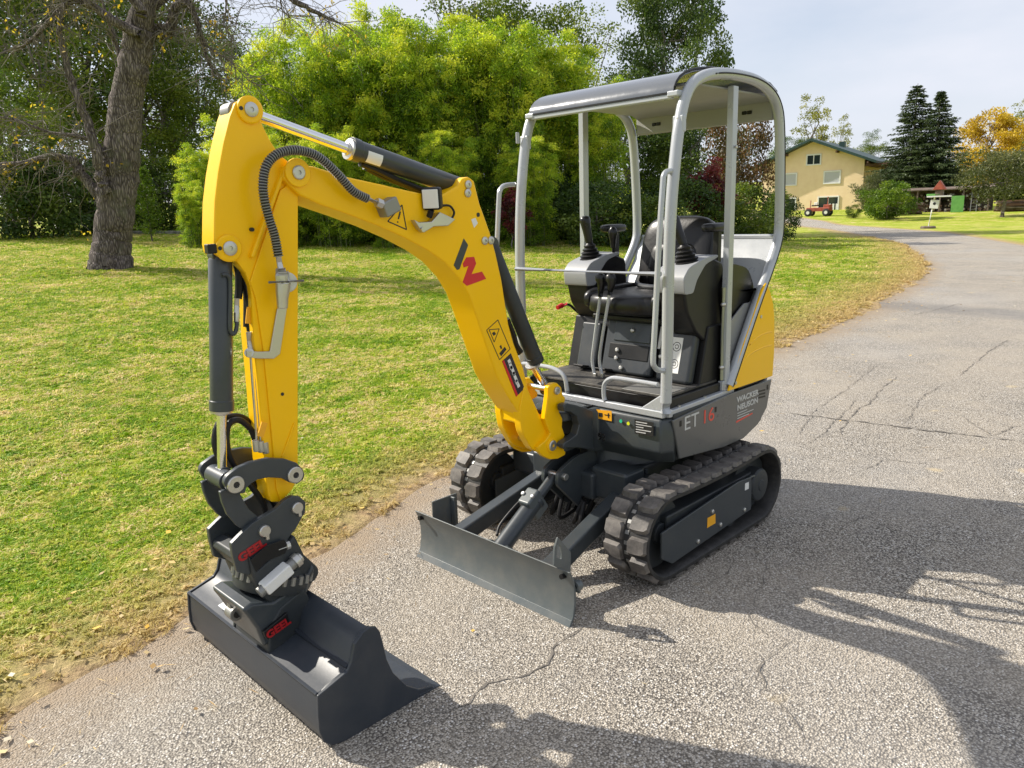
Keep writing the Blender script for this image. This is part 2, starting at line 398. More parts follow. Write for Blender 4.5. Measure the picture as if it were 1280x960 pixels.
# ---------------- upper structure
def plan(z, yf, inset=0, rear=0):
    i = inset
    h = [(-.485+i, yf), (-.485+i, -.40), (-.470+i, -.52), (-.425+i, -.63+rear*.5), (-.33, -.73+i+rear), (-.15, -.78+i+rear)]
    return [(x, y, z) for x, y in h]+[(-x, y, z) for x, y in h[::-1]]
m = MB(); m.rings([plan(.475, .30, .06, .1), plan(.50, .36, .02, .03), plan(.60, .405), plan(.74, .405)])
bd = m.build('upper_body', 'anthracite_flat', EX, .006, 40)
m = MB(); m.rings([plan(.742, -.20, .004), plan(1.0, -.37, .004), plan(1.20, -.50, .006), plan(1.245, -.52, .03, .03)])
hood = m.build('engine_hood', 'black_plastic', bd, .01, 40)
m = MB(); m.rings([[(x*1.0, y-.012, z) for x, y, z in plan(zz, -.60, .03)[3:9]] for zz in (.76, 1.19)], closed=True)
m.build('rear_cover', 'yellow', bd, .01)
XS = -.494
yp = MB().px([(-0.078, 0.761), (-0.555, 0.756), (-0.561, 0.89), (-0.549, 1.067), (-0.527, 1.156), (-0.484, 1.229), (-0.435, 1.28), (-0.394, 1.246), (-0.218, 0.984)], XS, XS+.012).build('side_panel', 'yellow', bd, .004)
for yz in ([(-0.157, 0.874), (-0.28, 0.918), (-0.41, 0.935), (-0.525, 0.934)], [(-0.276, 0.97), (-0.352, 0.997), (-0.431, 1.009), (-0.521, 1.007)]):
    MB().tube(cr([(XS+.003, a, b) for a, b in yz], 6), .006, 8).build('pressed_rib', 'yellow', yp)
for a, b in [(-0.391, 1.104), (-0.145, 0.792)]: MB().lathe((XS, a, b), (-1, 0, 0), [(-.002, .010), (.003, .009), (.004, .004)], 12).build('screw', 'zinc', yp)
sk = MB().px([(0.429, 0.717), (0.4, 0.633), (0.363, 0.514), (-0.047, 0.472), (-0.254, 0.47), (-0.41, 0.514), (-0.504, 0.589), (-0.547, 0.74), (-0.079, 0.744)], XS, XS+.012).build('side_skirt', 'skirt_grey', bd, .005)
text('lettering', 'ET', .098, (XS, *(0.269, 0.676)), (0,-1,0), (0,0,1), 'silver_print', sk, sx=1.25)
text('lettering', '16', .098, (XS, *(0.118, 0.672)), (0,-1,0), (0,0,1), 'coral_print', sk, sx=1.25)
text('lettering', 'W\u0105CKER'.replace('\u0105', 'A'), .041, (XS, *(-0.278, 0.696)), (0,-1,-.0), (0,0,1), 'silver_print', sk, sx=1.35, bold=.0012)
text('lettering', 'NEUSON', .041, (XS, *(-0.281, 0.652)), (0,-1,-.0), (0,0,1), 'silver_print', sk, sx=1.35, bold=.0012)
for k, yz in enumerate([[(-0.391, 0.703), (-0.471, 0.699), (-0.472, 0.69), (-0.392, 0.695)], [(-0.393, 0.685), (-0.473, 0.681), (-0.473, 0.672), (-0.394, 0.677)], [(-0.394, 0.668), (-0.474, 0.663), (-0.475, 0.654), (-0.395, 0.659)]]): decal_x('vent_slot', yz, XS, 'black_plastic', sk)
decal_x('lettering', [(-0.163, 0.585), (-0.336, 0.594), (-0.336, 0.587), (-0.164, 0.575)], XS, 'coral_print', sk)
for yz in [[(-0.175, 0.598), (-0.298, 0.598), (-0.299, 0.594), (-0.175, 0.594)], [(-0.174, 0.612), (-0.345, 0.612), (-0.345, 0.608), (-0.174, 0.608)], [(-0.173, 0.626), (-0.275, 0.626), (-0.276, 0.622), (-0.174, 0.622)]]: decal_x('lettering', yz, XS, 'silver_print', sk)
for a, b in [(0.047, 0.691), (0.363, 0.689), (-0.498, 0.704)]: MB().px([(a-.008, b-.014), (a+.008, b-.014), (a+.008, b+.014), (a-.008, b+.014)], XS-.002, XS).build('catch', 'black_plastic', sk, .002)

# front casting with the swing ears
m = MB()
lo = [(-.47, .36), (-.40, .41), (-.24, .42), (-.095, .43), (-.055, .50), (.19, .50), (.30, .43), (.42, .41), (.47, .36)]
mi = [(-.488, .40), (-.455, .468), (-.30, .474), (-.095, .477), (-.055, .56), (.19, .56), (.28, .475), (.455, .455), (.488, .40)]
m.rings([[(x, y, .49) for x, y in lo]+[(.3, .2, .49), (-.3, .2, .49)], [(x, y, .56) for x, y in mi]+[(.3, .2, .56), (-.3, .2, .56)],
         [(x, y, .70) for x, y in mi]+[(.3, .2, .70), (-.3, .2, .70)], [(x*.985, y-.012, .722) for x, y in mi]+[(.3, .2, .722), (-.3, .2, .722)]])
fc = m.build('front_casting', 'anthracite', bd, .012, 35)
for z0, z1, yy in ((.685, .735, .69), (.535, .585, .70)):
    m = MB(); m.pz(rounded([(-.052, .48), (-.052, .60), (-.052, yy-.02), (.0, yy+.02), (.12, yy+.02), (.155, yy), (.2, .60), (.22, .48)], .3), z0, z1); m.build('swing_ear', 'anthracite', fc, .010)
m = MB(); m.box((.06, .572, .635), (.17, .02, .1)); m.build('ear_recess', 'black_plastic', fc, .006)
m = MB(); m.px([(0.74, 0.786), (0.731, 0.794), (0.708, 0.795), (0.655, 0.776), (0.571, 0.744), (0.522, 0.719), (0.521, 0.517), (0.635, 0.558), (0.713, 0.578), (0.744, 0.581), (0.749, 0.602), (0.732, 0.611), (0.701, 0.615), (0.648, 0.629), (0.628, 0.672), (0.644, 0.717), (0.694, 0.75), (0.735, 0.76)], -.10, -.055); m.build('swing_cheek', 'anthracite', fc, .008)
m = MB(); m.px([(.46, .50), (.56, .50), (.56, .73), (.46, .73)], -.05, -.045); m.build('cheek_web', 'black_plastic', fc)
text('lettering', '93', .055, ((-0.144, 0.59)[0], .508, (-0.144, 0.59)[1]), (-1,.18,0), (0,0,1), 'black_print', fc, depth=.004)
def decal_f(name, outline_xz, mat, y=.476, parent=None):
    # sheet on the slightly raked front face
    return MB().py(outline_xz, y, y+.0015).build(name, mat, parent or fc, 0, 0)
YD = .4795
decal_f('warning_label', [(-0.082, 0.716), (-0.18, 0.723), (-0.18, 0.672), (-0.082, 0.671)], 'orange_label', YD)
decal_f('type_plate', [(-0.316, 0.705), (-0.423, 0.708), (-0.423, 0.639), (-0.317, 0.635)], 'black_print', YD)
for r in range(5):
    for q in [[(-0.325, 0.697), (-0.389, 0.699), (-0.389, 0.695), (-0.325, 0.693)], [(-0.325, 0.685), (-0.413, 0.687), (-0.413, 0.684), (-0.325, 0.681)], [(-0.325, 0.672), (-0.368, 0.674), (-0.368, 0.67), (-0.325, 0.669)], [(-0.325, 0.66), (-0.41, 0.663), (-0.41, 0.659), (-0.325, 0.656)], [(-0.325, 0.648), (-0.382, 0.65), (-0.382, 0.646), (-0.325, 0.644)]][r:r+1]: decal_f('lettering', q, 'silver_print', YD+.0016)
for k, q in enumerate([[(-0.102, 0.703), (-0.124, 0.704), (-0.124, 0.684), (-0.102, 0.683)], [(-0.137, 0.7), (-0.17, 0.702), (-0.17, 0.698), (-0.137, 0.696)], [(-0.158, 0.71), (-0.164, 0.71), (-0.164, 0.686), (-0.158, 0.686)]]): decal_f('pictogram', q, 'black_print', YD+.0016)
for mat, q in (('green_dot', (-0.236, 0.479, 0.682)), ('yellow_dot', (-0.28, 0.479, 0.678))):
    MB().cyl((q[0], YD, q[2]), (q[0], YD+.003, q[2]), .0085, n=16).build('indicator_dot', mat, fc, 0)

# ---------------- floor, base frame
m = MB(); m.box((-.005, .10, .775), (.90, .60, .06)); fl = m.build('cab_floor', 'black_plastic', EX, .006)
m = MB(); m.box((-.005, .17, .812), (.86, .46, .012))
m.build('floor_mat', 'floor_mat', fl, .003)
MB().box((-.30, .30, .8195), (.24, .20, .004)).build('tread_plate', 'hook_steel', fl, .001)
m = MB(); m.bar((-.46, .445, .742), (.46, .445, .742), .03, .034); m.bar((-.462, .43, .742), (-.462, -.165, .745), .032, .034); m.bar((.462, .43, .742), (.462, -.165, .745), .032, .034)
m.py([(-.462, .757), (-.33, .757), (-.46, .85)], .440, .452)
bf = m.build('base_frame', 'silver', EX, .006)
for pts in ([(-0.118, 0.45, 0.758), (-0.11, 0.45, 0.782), (-0.11, 0.45, 0.83), (-0.123, 0.45, 0.856), (-0.147, 0.45, 0.873), (-0.184, 0.45, 0.882), (-0.309, 0.45, 0.883), (-0.423, 0.45, 0.882)], [(0.129, 0.45, 0.765), (0.137, 0.45, 0.82), (0.148, 0.45, 0.847), (0.177, 0.45, 0.868), (0.232, 0.45, 0.882), (0.289, 0.45, 0.885), (0.366, 0.45, 0.884), (0.446, 0.45, 0.882)]):
    MB().tube(cr(pts, 5), .0115, 10).build('step_rail', 'silver', bf)

# ---------------- canopy
LOOP = [(0.44, 0.752), (0.432, 1.111), (0.43, 1.434), (0.414, 1.71), (0.38, 1.946), (0.352, 2.063), (0.316, 2.147), (0.248, 2.212), (0.117, 2.255), (-0.074, 2.273), (-0.289, 2.269), (-0.441, 2.234), (-0.533, 2.168), (-0.574, 2.061), (-0.602, 1.822), (-0.617, 1.574), (-0.599, 1.478), (-0.527, 1.368), (-0.351, 1.144), (-0.11, 0.78)]
cn = None
for s in (-1, 1):
    path = cr([(s*(.462+.012*max(0., min(1., (1.5-z)/.3))*(y < -.1)), y, z) for y, z in LOOP], 5)
    m = MB(); m.tube(path, .026, 14); o = m.build('roll_hoop' , 'silver', EX)
    if s < 0: cn = o
    m = MB(); m.bar((s*.456, -.10, .745), (s*.456, -.10, 2.225), .045, .034, up=(1,0,0)); m.build('square_post', 'silver', o, .004)
    MB().tube([(_+s*.0245, y-.004, z) for _, y, z in path[8*5:]], .0045, 6).build('seal_strip', 'black_plastic', o)
_top = sorted([(.362, 2.150), (.358, 2.168), (.345, 2.190), (.32, 2.213), (.28, 2.234), (.22, 2.252), (.12, 2.270), (0, 2.280), (-.2, 2.284), (-.4, 2.276), (-.5, 2.258), (-.58, 2.225)])
def rf(y): return float(np.interp(y, [a for a, b_ in _top], [b_ for a, b_ in _top]))+.012     # the roof follows the hoops
ys = [.362, .358, .345, .32, .28, .22, .16, .08, -.05, -.2, -.35, -.5, -.58]
prof = [(y, rf(y)+.006) for y in ys]+[(y, rf(y)-.006) for y in ys[::-1]]
m = MB(); m.px(prof, -.432, .432); roof = m.build('canopy_roof', 'roof_sheet', EX, .002, 50)
yl_ = [y for y in ys if -.6 < y < .30]; m = MB(); m.px([(y, min(rf(y), 2.262)-.040) for y in yl_]+[(y, min(rf(y), 2.262)-.050) for y in yl_[::-1]], -.425, .425); m.build('roof_lining', 'roof_lining', roof, .003, 50)
m = MB(); m.box((0, .350, 2.149), (.84, .026, .022)); m.build('front_beam', 'silver', roof, .006)
m = MB(); m.box((0, -.575, 2.155), (.86, .035, .10)); m.build('rear_beam', 'roof_lining', roof, .01)
for x in (-.3, -.27, .3, .27): MB().box((x, -.556, 2.155), (.026, .01, .018)).build('vent_slot', 'black_plastic', roof, .003)
MB().tube([(-.434, y, rf(y)+.006) for y in ys], .006, 6).build('seal_strip', 'black_plastic', roof)
MB().box((0, .3655, 2.163), (.80, .004, .007)).build('seal_strip', 'black_plastic', roof)
for s in (-1, 1):
    m = MB(); m.box((s*.428, .346, 2.158), (.06, .045, .028)); m.build('corner_bracket', 'silver', roof, .008)
    m = MB(); m.box((s*.4625, .362, 2.03), (.0535, .03, .07)); m.build('hinge_plate', 'silver', roof, .006)
for s in (-1, 1):
    for z in (2.012, 2.05): MB().lathe((s*.4625, .376, z), (0, 1, 0), [(0, .008), (.005, .008), (.007, .005)], 10).build('bolt', 'zinc', roof)
    for y in (.33, .10): MB().lathe((s*.462, y, .7585), (0, 0, 1), [(0, .009), (.006, .009), (.008, .005)], 10).build('bolt', 'zinc', bf)
    MB().lathe((s*.4805, -.10, 1.95), (s, 0, 0), [(-.003, .008), (.004, .008), (.006, .005)], 10).build('bolt', 'zinc', roof)
MB().tube([(-.45, .474, 1.392), (.45, .474, 1.392)], .0115, 10).build('cross_bar', 'silver', EX)
hl = [(-0.462, 0.408, 1.832), (-0.462, 0.451, 1.829), (-0.462, 0.475, 1.814), (-0.462, 0.483, 1.771), (-0.462, 0.506, 1.542), (-0.462, 0.531, 1.196), (-0.462, 0.544, 1.025), (-0.462, 0.534, 0.987), (-0.462, 0.502, 0.965), (-0.462, 0.464, 0.957)]
MB().tube(cr(hl, 5), .0125, 10).build('grab_handle', 'silver', EX)
hr = [(0.462, 0.452, 1.821), (0.462, 0.502, 1.819), (0.462, 0.539, 1.81), (0.462, 0.56, 1.788), (0.462, 0.569, 1.749), (0.462, 0.59, 1.563), (0.462, 0.606, 1.416)]
MB().tube(cr(hr+[(.462, hr[-1][1]-.02, hr[-1][2]-.18), (.462, .46, hr[-1][2]-.2)], 5), .0125, 10).build('grab_handle', 'silver', EX)
MB().box((0.48, 0.402, 2.054), (.008, .022, .055)).build('mirror_bracket', 'silver', EX, .003)  # small block for the mirror bracket at the canopy front
# gas strut beside the left post
a, b = [(-0.455, -0.068, 1.285), (-0.455, -0.068, 0.816)]
m = MB(); m.tube([(a[0], a[1], a[2]), (b[0], b[1], b[2])], .010, 10); gs = m.build('gas_strut', 'strut_olive', EX)
for t in (.18, .86):
    q = Vector(a).lerp(Vector(b), t); MB().ell(q, (.014, .018, .012)).build('clip', 'zinc', gs)
m = MB(); m.box((b[0], b[1]-.005, b[2]-.03), (.03, .03, .05)); m.build('strut_foot', 'silver', gs, .005)

# inner side panels, rear shell
for s in (-1, 1):
    m = MB(); m.px([(-.085, .76), (-.085, 1.06), (-.30, 1.18), (-.42, 1.18), (-.13, .76)], s*.440-.004, s*.440+.004); m.build('inner_panel', 'panel_grey', bd, .002)
    m = MB(); m.px(rounded([(-.13, 1.02), (-.085, 1.30), (-.17, 1.40), (-.36, 1.36), (-.44, 1.24), (-.30, 1.08)], .3), s*.425-.004, s*.425+.004); m.build('wheel_arch_cover', 'black_gloss', bd, .002)
m = MB(); m.px([(-.652, 1.50), (-.592, 1.425), (-.50, 1.265), (-.415, 1.115), (-.395, 1.125), (-.47, 1.275), (-.545, 1.37), (-.575, 1.43), (-.632, 1.50)], -.44, .44); m.build('rear_shell', 'silver', bd, .012)
m = MB(); m.box((0, -.640, 1.505), (.88, .03, .03)); m.build('rear_rail', 'silver', bd, .01)

# ---------------- seat
st = MB(); st.ell((0, -.06, 1.195), (.245, .27, .062), 24, 12, power=.45); seat = st.build('operator_seat', 'seat_vinyl', EX, 0, 60)
rx = Matrix.Rotation(R(14), 3, 'X')
MB().ell((0, -.36, 1.40), (.235, .062, .235), 24, 14, rot=rx, power=.5).build('backrest', 'seat_vinyl', seat, 0, 60)
MB().ell((0, -.305, 1.36), (.15, .035, .13), 20, 12, rot=rx, power=.45).build('back_pad', 'seat_vinyl', seat, 0, 60)
MB().ell((0, -.30, 1.355), (.085, .036, .06), 16, 10, rot=rx, power=.4).build('back_inset', 'black_gloss', seat, 0, 60)
for s in (-1, 1):
    MB().ell((s*.215, -.06, 1.215), (.04, .25, .06), 14, 10, power=.6).build('seat_bolster', 'seat_vinyl', seat, 0, 60)
MB().tube(cr([(.22, -.30, 1.30), (.1, -.12, 1.275), (-.02, -.08, 1.268), (-.15, -.1, 1.27)], 6), .013, 8).build('seat_belt', 'dark_panel', seat)
m = MB(); m.box((0, -.10, 1.12), (.44, .46, .03)); m.build('seat_base', 'black_plastic', seat, .01)

# ---------------- seat box with covers
m = MB(); m.px([(.10, .80), (.02, 1.10), (-.40, 1.10), (-.40, .80)], -.43, .43); sb = m.build('seat_box', 'black_plastic', EX, .01)
def slope(name, x0, x1, t0, t1, mat, proud, parent, bevel=.006):
    # panel lying on the raked front of the seat box, t from floor (0) to top (1)
    d = Vector((0, -.08, .30)); n = Vector((0, .30, .08)).normalized(); o = Vector((0, .10, .80))
    m = MB(); v = []
    for h in (.0, proud):
        for x, t in ((x0, t0), (x1, t0), (x1, t1), (x0, t1)): v.append(o+d*t+n*h+Vector((x, 0, 0)))
    m.add(v, [(0,1,2,3), (4,5,6,7), (0,1,5,4), (1,2,6,5), (2,3,7,6), (3,0,4,7)])
    return m.build(name, mat, parent, bevel)
slope('side_cover', .20, .33, .05, .88, 'dark_panel', .05, sb, .012)
slope('centre_cover', -.16, .16, .05, .98, 'dark_panel', .045, sb, .015)
slope('centre_cover_upper', -.135, .10, .60, .95, 'anthracite', .052, sb, .006)
slope('centre_cover_recess', -.135, .12, .30, .56, 'black_plastic', .049, sb, .004)
slope('side_cover', -.40, -.20, .02, .86, 'dark_panel', .06, sb, .02)
slope('operation_label', -.335, -.275, .18, .76, 'white_label', .0615, sb, 0)
for t in (.33, .61):
    d = Vector((0, -.08, .30)); n = Vector((0, .30, .08)).normalized(); q = Vector((-.305, .10, .80))+d*t+n*.061
    mm = MB(); mm.tube([q+Vector((math.cos(a)*.022, 0, 0))+d.normalized()*math.sin(a)*.022 for a in [2*math.pi*k/20 for k in range(20)]], .0018, 5, closed=True)
    mm.tube([q+Vector((math.cos(a)*.010, 0, 0))+d.normalized()*math.sin(a)*.010 for a in [2*math.pi*k/14 for k in range(14)]], .0018, 5, closed=True); mm.build('pictogram', 'black_print', sb)
slope('paper_label', -.195, -.165, .55, .92, 'white_label', .02, sb, 0)
slope('key_slot', -.245, -.222, .50, .78, 'black_plastic', .062, sb, .004)
for x, t, pr in ((-.02, .80, .054), (.06, .44, .052), (.06, .30, .05), (.02, .14, .05), (-.225, .42, .064)):
    d = Vector((0, -.08, .30)); n = Vector((0, .30, .08)).normalized(); q = Vector((x, .10, .80))+d*t+n*pr
    MB().lathe(q, n, [(-.01, .012), (.008, .012), (.012, .007)], 12).build('knob', 'zinc', sb)

# ---------------- control consoles, joysticks
def console(s, name, yo=0.0):
    x0, x1 = sorted((s*.265, s*.425))
    m = MB(); m.px(rounded([(.235, 1.30), (.21, 1.37), (-.02, 1.435), (-.13, 1.40), (-.15, 1.02), (-.02, .985), (.12, 1.08), (.20, 1.18)], .18), x0+.006, x1-.006)
    c = m.build(name, 'black_plastic', EX, .014)
    for v in c.data.vertices: v.co.y += yo
    m = MB(); m.px(rounded([(.236, 1.275), (.248, 1.355), (.200, 1.402), (.06, 1.438), (-.06, 1.446), (-.06, 1.432), (.055, 1.405), (.13, 1.335), (.16, 1.275)], .2, 2), x0, x1)
    o = m.build('console_top', 'console_grey', c, .012)
    for v in o.data.vertices: v.co.y += yo
    xm = s*.345; b = Vector((xm, .10+yo, 1.405)); ax = (Vector((.14, .08, 1)) if s < 0 else Vector((.05, .08, 1))).normalized()
    m = MB(); m.lathe(b, ax, [(0, .072), (.012, .072), (.018, .055), (.028, .062), (.036, .046), (.046, .053), (.054, .038), (.064, .044), (.072, .030), (.084, .034), (.095, .020), (.11, .016)], 20); m.build('bellows', 'black_plastic', c, 0, 50)
    h = b+ax*.10
    lean = (Vector((.42, .12, 1)) if s < 0 else Vector((.16, .10, 1))).normalized()
    m = MB(); m.lathe(h, lean, [(0, .020), (.03, .023), (.07, .025), (.10, .028), (.125, .031), (.14, .027), (.148, .010)], 16); m.build('joystick', 'black_gloss', c, 0, 50)
    return c
cl = console(-1, 'control_console'); cr2 = console(1, 'control_console', -.12)
for s, yo in ((-1, 0), (1, -.12)):
    par = cl if s < 0 else cr2; xx = s*.345
    m = MB(); m.ell((xx+s*.02, -.13+yo, 1.575), (.035, .10, .022), 16, 8, power=.5); m.build('armrest', 'seat_vinyl', par, 0, 60)
    MB().bar((xx+s*.02, -.15+yo, 1.40), (xx+s*.02, -.15+yo, 1.56), .035, .03, up=(1,0,0)).build('armrest_post', 'black_plastic', par, .004)
m = MB(); m.tube([(.275, -.14, 1.34), (.275, -.13, 1.50)], .009, 8); tl = m.build('lever', 'black_plastic', EX)
MB().lathe((.275, -.13, 1.47), (0, .03, 1), [(0, .013), (.05, .019), (.075, .026), (.10, .024), (.115, .012)], 14).build('lever_grip', 'black_gloss', tl, 0, 50)
# travel levers
for pts, g in (([(0.112, 0.24, 0.809), (0.132, 0.24, 0.895), (0.121, 0.24, 0.984), (0.094, 0.24, 1.14), (0.075, 0.24, 1.248)], [(0.075, 0.24, 1.242), (0.068, 0.24, 1.311), (0.076, 0.24, 1.351)]), ([(0.063, 0.24, 0.815), (0.083, 0.24, 0.9), (0.07, 0.24, 1.002), (0.037, 0.24, 1.157), (0.014, 0.24, 1.264)], [(0.014, 0.24, 1.255), (0.003, 0.24, 1.313), (0.009, 0.24, 1.353)])):
    m = MB(); m.tube(cr(pts, 4), .0085, 8); o = m.build('travel_lever', 'silver', EX)
    gg = [Vector(p) for p in g]
    m = MB(); m.tube([gg[0], gg[0].lerp(gg[1], .5), gg[1], gg[1].lerp(gg[2], .5), gg[2], gg[2]+Vector((0, 0, .012))], [.014, .017, .021, .028, .026, .012], 12); m.build('lever_grip', 'black_gloss', o, 0, 50)
    q = Vector(pts[0]); MB().box((q.x, q.y, q.z-.0), (.018, .018, .05)).build('lever_foot', 'zinc', o, .003)
for x, y in ((0.272, 0.153), (0.115, 0.159)):
    MB().box((x, y, .842), (.07, .085, .010), Matrix.Rotation(R(12), 3, 'X')).build('pedal', 'black_plastic', EX, .004)
# safety lever with red grip, red catches
rl = [(0.46, -0.202, 1.074), (0.46, -0.078, 1.086), (0.46, -0.014, 1.12), (0.46, 0.033, 1.152), (0.46, 0.075, 1.162)]
o = MB().tube(cr(rl, 5), .008, 8).build('safety_lever', 'black_gloss', EX)
MB().tube([(0.46, 0.066, 1.162), (0.46, 0.102, 1.159), (0.46, 0.143, 1.15)], [.010, .015, .012], 10).build('lever_grip', 'red_grip', o)
o = MB().tube(cr([(-0.25, 0.015, 1.148), (-0.25, -0.085, 1.114), (-0.25, -0.181, 1.074), (-0.25, -0.304, 1.048)], 5), .008, 8).build('safety_lever', 'black_gloss', EX)
MB().tube([(-0.25, 0.007, 1.152), (-0.25, 0.051, 1.15), (-0.25, 0.098, 1.145)], [.011, .016, .012], 10).build('lever_grip', 'red_grip', o)
MB().tube([(-0.25, -0.113, 1.118), (-0.25, -0.168, 1.091)], [.014, .010], 10).build('catch', 'red_grip', o)

# ---------------- swing bracket
nb = [(0.783, 0.88), (0.752, 0.893), (0.72, 0.889), (0.691, 0.863), (0.682, 0.824), (0.663, 0.806), (0.668, 0.783), (0.711, 0.776), (0.708, 0.743), (0.686, 0.706), (0.691, 0.667), (0.672, 0.621), (0.684, 0.604), (0.714, 0.591), (0.713, 0.568), (0.666, 0.548), (0.671, 0.52), (0.726, 0.513), (0.783, 0.525), (0.829, 0.553), (0.858, 0.582), (0.864, 0.608), (0.808, 0.628), (0.777, 0.653), (0.796, 0.691), (0.812, 0.73), (0.803, 0.77), (0.786, 0.837)]
m = MB(); m.px(nb, -.045, -.015); m.px([(y+.0, z) for y, z in nb], .135, .165)
m.box((.06, .70, .64), (.15, .05, .15))
sw = m.build('swing_bracket', 'yellow', EX, .006)
for q, r in (((-0.045, 0.769, 0.593), .026), ((-0.045, 0.729, 0.854), .019)):
    pin('pivot_pin', q, (-1, 0, 0), r, .012, 'zinc', sw); MB().cyl(q, (.165, q[1], q[2]), r*.7).build('pin_shaft', 'chrome', sw)
q = (-0.045, 0.769, 0.593)
MB().lathe((-.052, q[1], q[2]), (1, 0, 0), [(0, .036), (.02, .036)], 24).build('pivot_boss', 'yellow', sw, .004)

# ---------------- boom
BN, BF = XC-.075, XC+.075
near = [(2.012, 1.846), (1.979, 1.86), (1.899, 1.853), (1.767, 1.819), (1.617, 1.793), (1.455, 1.764), (1.362, 1.748), (1.255, 1.791), (1.232, 1.819), (1.197, 1.827), (1.167, 1.81), (1.142, 1.721), (1.09, 1.603), (1.061, 1.515), (1.031, 1.397), (0.999, 1.202), (0.971, 1.113), (0.912, 0.986), (0.885, 0.88), (0.85, 0.804), (0.783, 0.677), (0.734, 0.593), (0.793, 0.548), (0.88, 0.593), (0.94, 0.693), (0.947, 0.779), (1.015, 0.871), (1.081, 0.976), (1.138, 1.126), (1.187, 1.256), (1.226, 1.354), (1.274, 1.424), (1.346, 1.493), (1.428, 1.545), (1.541, 1.6), (1.658, 1.648), (1.79, 1.694), (1.89, 1.726), (1.963, 1.758), (1.998, 1.79), (2.021, 1.815)]
main = [(2.012, 1.846), (1.979, 1.86), (1.899, 1.853), (1.767, 1.819), (1.617, 1.793), (1.455, 1.764), (1.362, 1.748), (1.255, 1.791), (1.232, 1.819), (1.197, 1.827), (1.167, 1.81), (1.142, 1.721), (1.09, 1.603), (1.061, 1.515), (1.031, 1.397), (0.999, 1.202), (0.971, 1.113), (0.912, 0.986), (0.885, 0.88), (0.85, 0.804), (0.788, 0.69), (0.87, 0.7), (0.944, 0.732), (0.947, 0.779), (1.015, 0.871), (1.081, 0.976), (1.138, 1.126), (1.187, 1.256), (1.226, 1.354), (1.274, 1.424), (1.346, 1.493), (1.428, 1.545), (1.541, 1.6), (1.658, 1.648), (1.79, 1.694), (1.89, 1.726), (1.963, 1.758), (1.998, 1.79), (2.021, 1.815)]
m = MB(); m.px(main, BN, BF)
bm_ = m.build('boom', 'yellow', EX, .008, 30)
cheek = [(0.914, 0.923), (0.85, 0.804), (0.783, 0.677), (0.734, 0.593), (0.793, 0.548), (0.88, 0.593), (0.94, 0.693), (0.957, 0.792)]
for x0, x1 in ((BN-.006, BN+.040), (BF-.030, BF+.012)): MB().px(rounded(cheek, .2, 2), x0, x1).build('foot_cheek', 'yellow', bm_, .006)
q = (0.831, 0.618); MB().cyl((BN+.03, *q), (BF-.02, *q), .017, n=18).build('foot_pin', 'chrome', bm_)
for pts, rr in (([(0.06, 1.663, 1.873), (0.06, 1.594, 1.852), (0.06, 1.505, 1.818), (0.06, 1.391, 1.782), (0.06, 1.283, 1.748)], .012), ([(0.085, 1.629, 1.864), (0.085, 1.542, 1.828), (0.085, 1.43, 1.793), (0.085, 1.292, 1.745)], .012), ([(0.06, 0.934, 1.211), (0.06, 0.915, 1.172), (0.06, 0.894, 1.127), (0.06, 0.88, 1.083), (0.06, 0.852, 1.046)], .012), ([(0.09, 0.909, 1.205), (0.09, 0.892, 1.166), (0.09, 0.871, 1.121), (0.09, 0.86, 1.077), (0.09, 0.835, 1.031)], .011)):
    MB().tube(cr(pts, 5), rr, 9).build('hydraulic_hose', 'rubber_hose', bm_)
pb = (1.968, 1.831)
# fork cheeks of the boom tip
for x in (BN-.012, BF-.0):
    m = MB(); m.px([(pb[0]+math.cos(a)*.047, pb[1]+math.sin(a)*.047) for a in [math.pi*2*k/28 for k in range(28)]], x, x+.012); m.build('tip_boss', 'yellow', bm_, .003)
pin('stick_pin', (BN-.012, *pb), (-1, 0, 0), .023, .008, 'zinc', bm_)
bf_ = (0.773, 0.595)
m = MB()
for x0, x1 in ((-.012, .03),): m.px([(bf_[0]+math.cos(a)*.05, bf_[1]+.003+math.sin(a)*.05) for a in [math.pi*2*k/24 for k in range(24)]], x0, x1)
m.build('foot_knuckle', 'yellow', bm_, .005)
MB().cyl((-.04, *bf_), (.16, *bf_), .02).build('foot_pin', 'chrome', bm_)
# decals on the near side of the boom
D = BN
decal_x('emblem_bar', [(1.24, 1.583), (1.218, 1.555), (1.271, 1.461), (1.285, 1.459), (1.301, 1.479)], D, 'dark_panel', bm_)
decal_x('emblem', [(1.252, 1.482), (1.231, 1.506), (1.188, 1.506), (1.178, 1.477), (1.206, 1.436), (1.147, 1.442), (1.125, 1.41), (1.235, 1.39), (1.257, 1.407), (1.221, 1.471), (1.248, 1.466)], D, 'red_print', bm_)
tri = [(1.541, 1.72), (1.611, 1.662), (1.527, 1.629)]
for i in range(3):
    a, b = tri[i], tri[(i+1) % 3]; MB().bar((D, *a), (D, *b), .004, .0028, up=(1,0,0)).build('warning_triangle', 'black_print', bm_, 0, 0)
MB().bar((D, *(1.551, 1.696)), (D, *(1.562, 1.669)), .006, .003, up=(1,0,0)).build('pictogram', 'black_print', bm_, 0, 0)
q = (-0.015, 1.566, 1.658); MB().cyl((D, q[1], q[2]), (D-.0015, q[1], q[2]), .003, n=10).build('pictogram', 'black_print', bm_, 0, 0)
fr = [(1.065, 1.228), (1.134, 1.192), (1.064, 1.052), (0.997, 1.09)]
for i in range(4): MB().bar((D, *fr[i]), (D, *fr[(i+1) % 4]), .003, .003, up=(1,0,0)).build('label_frame', 'black_print', bm_, 0, 0)
t3 = [(1.059, 1.188), (1.119, 1.192), (1.092, 1.134)]
for i in range(3): MB().bar((D, *t3[i]), (D, *t3[(i+1) % 3]), .003, .0026, up=(1,0,0)).build('pictogram', 'black_print', bm_, 0, 0)
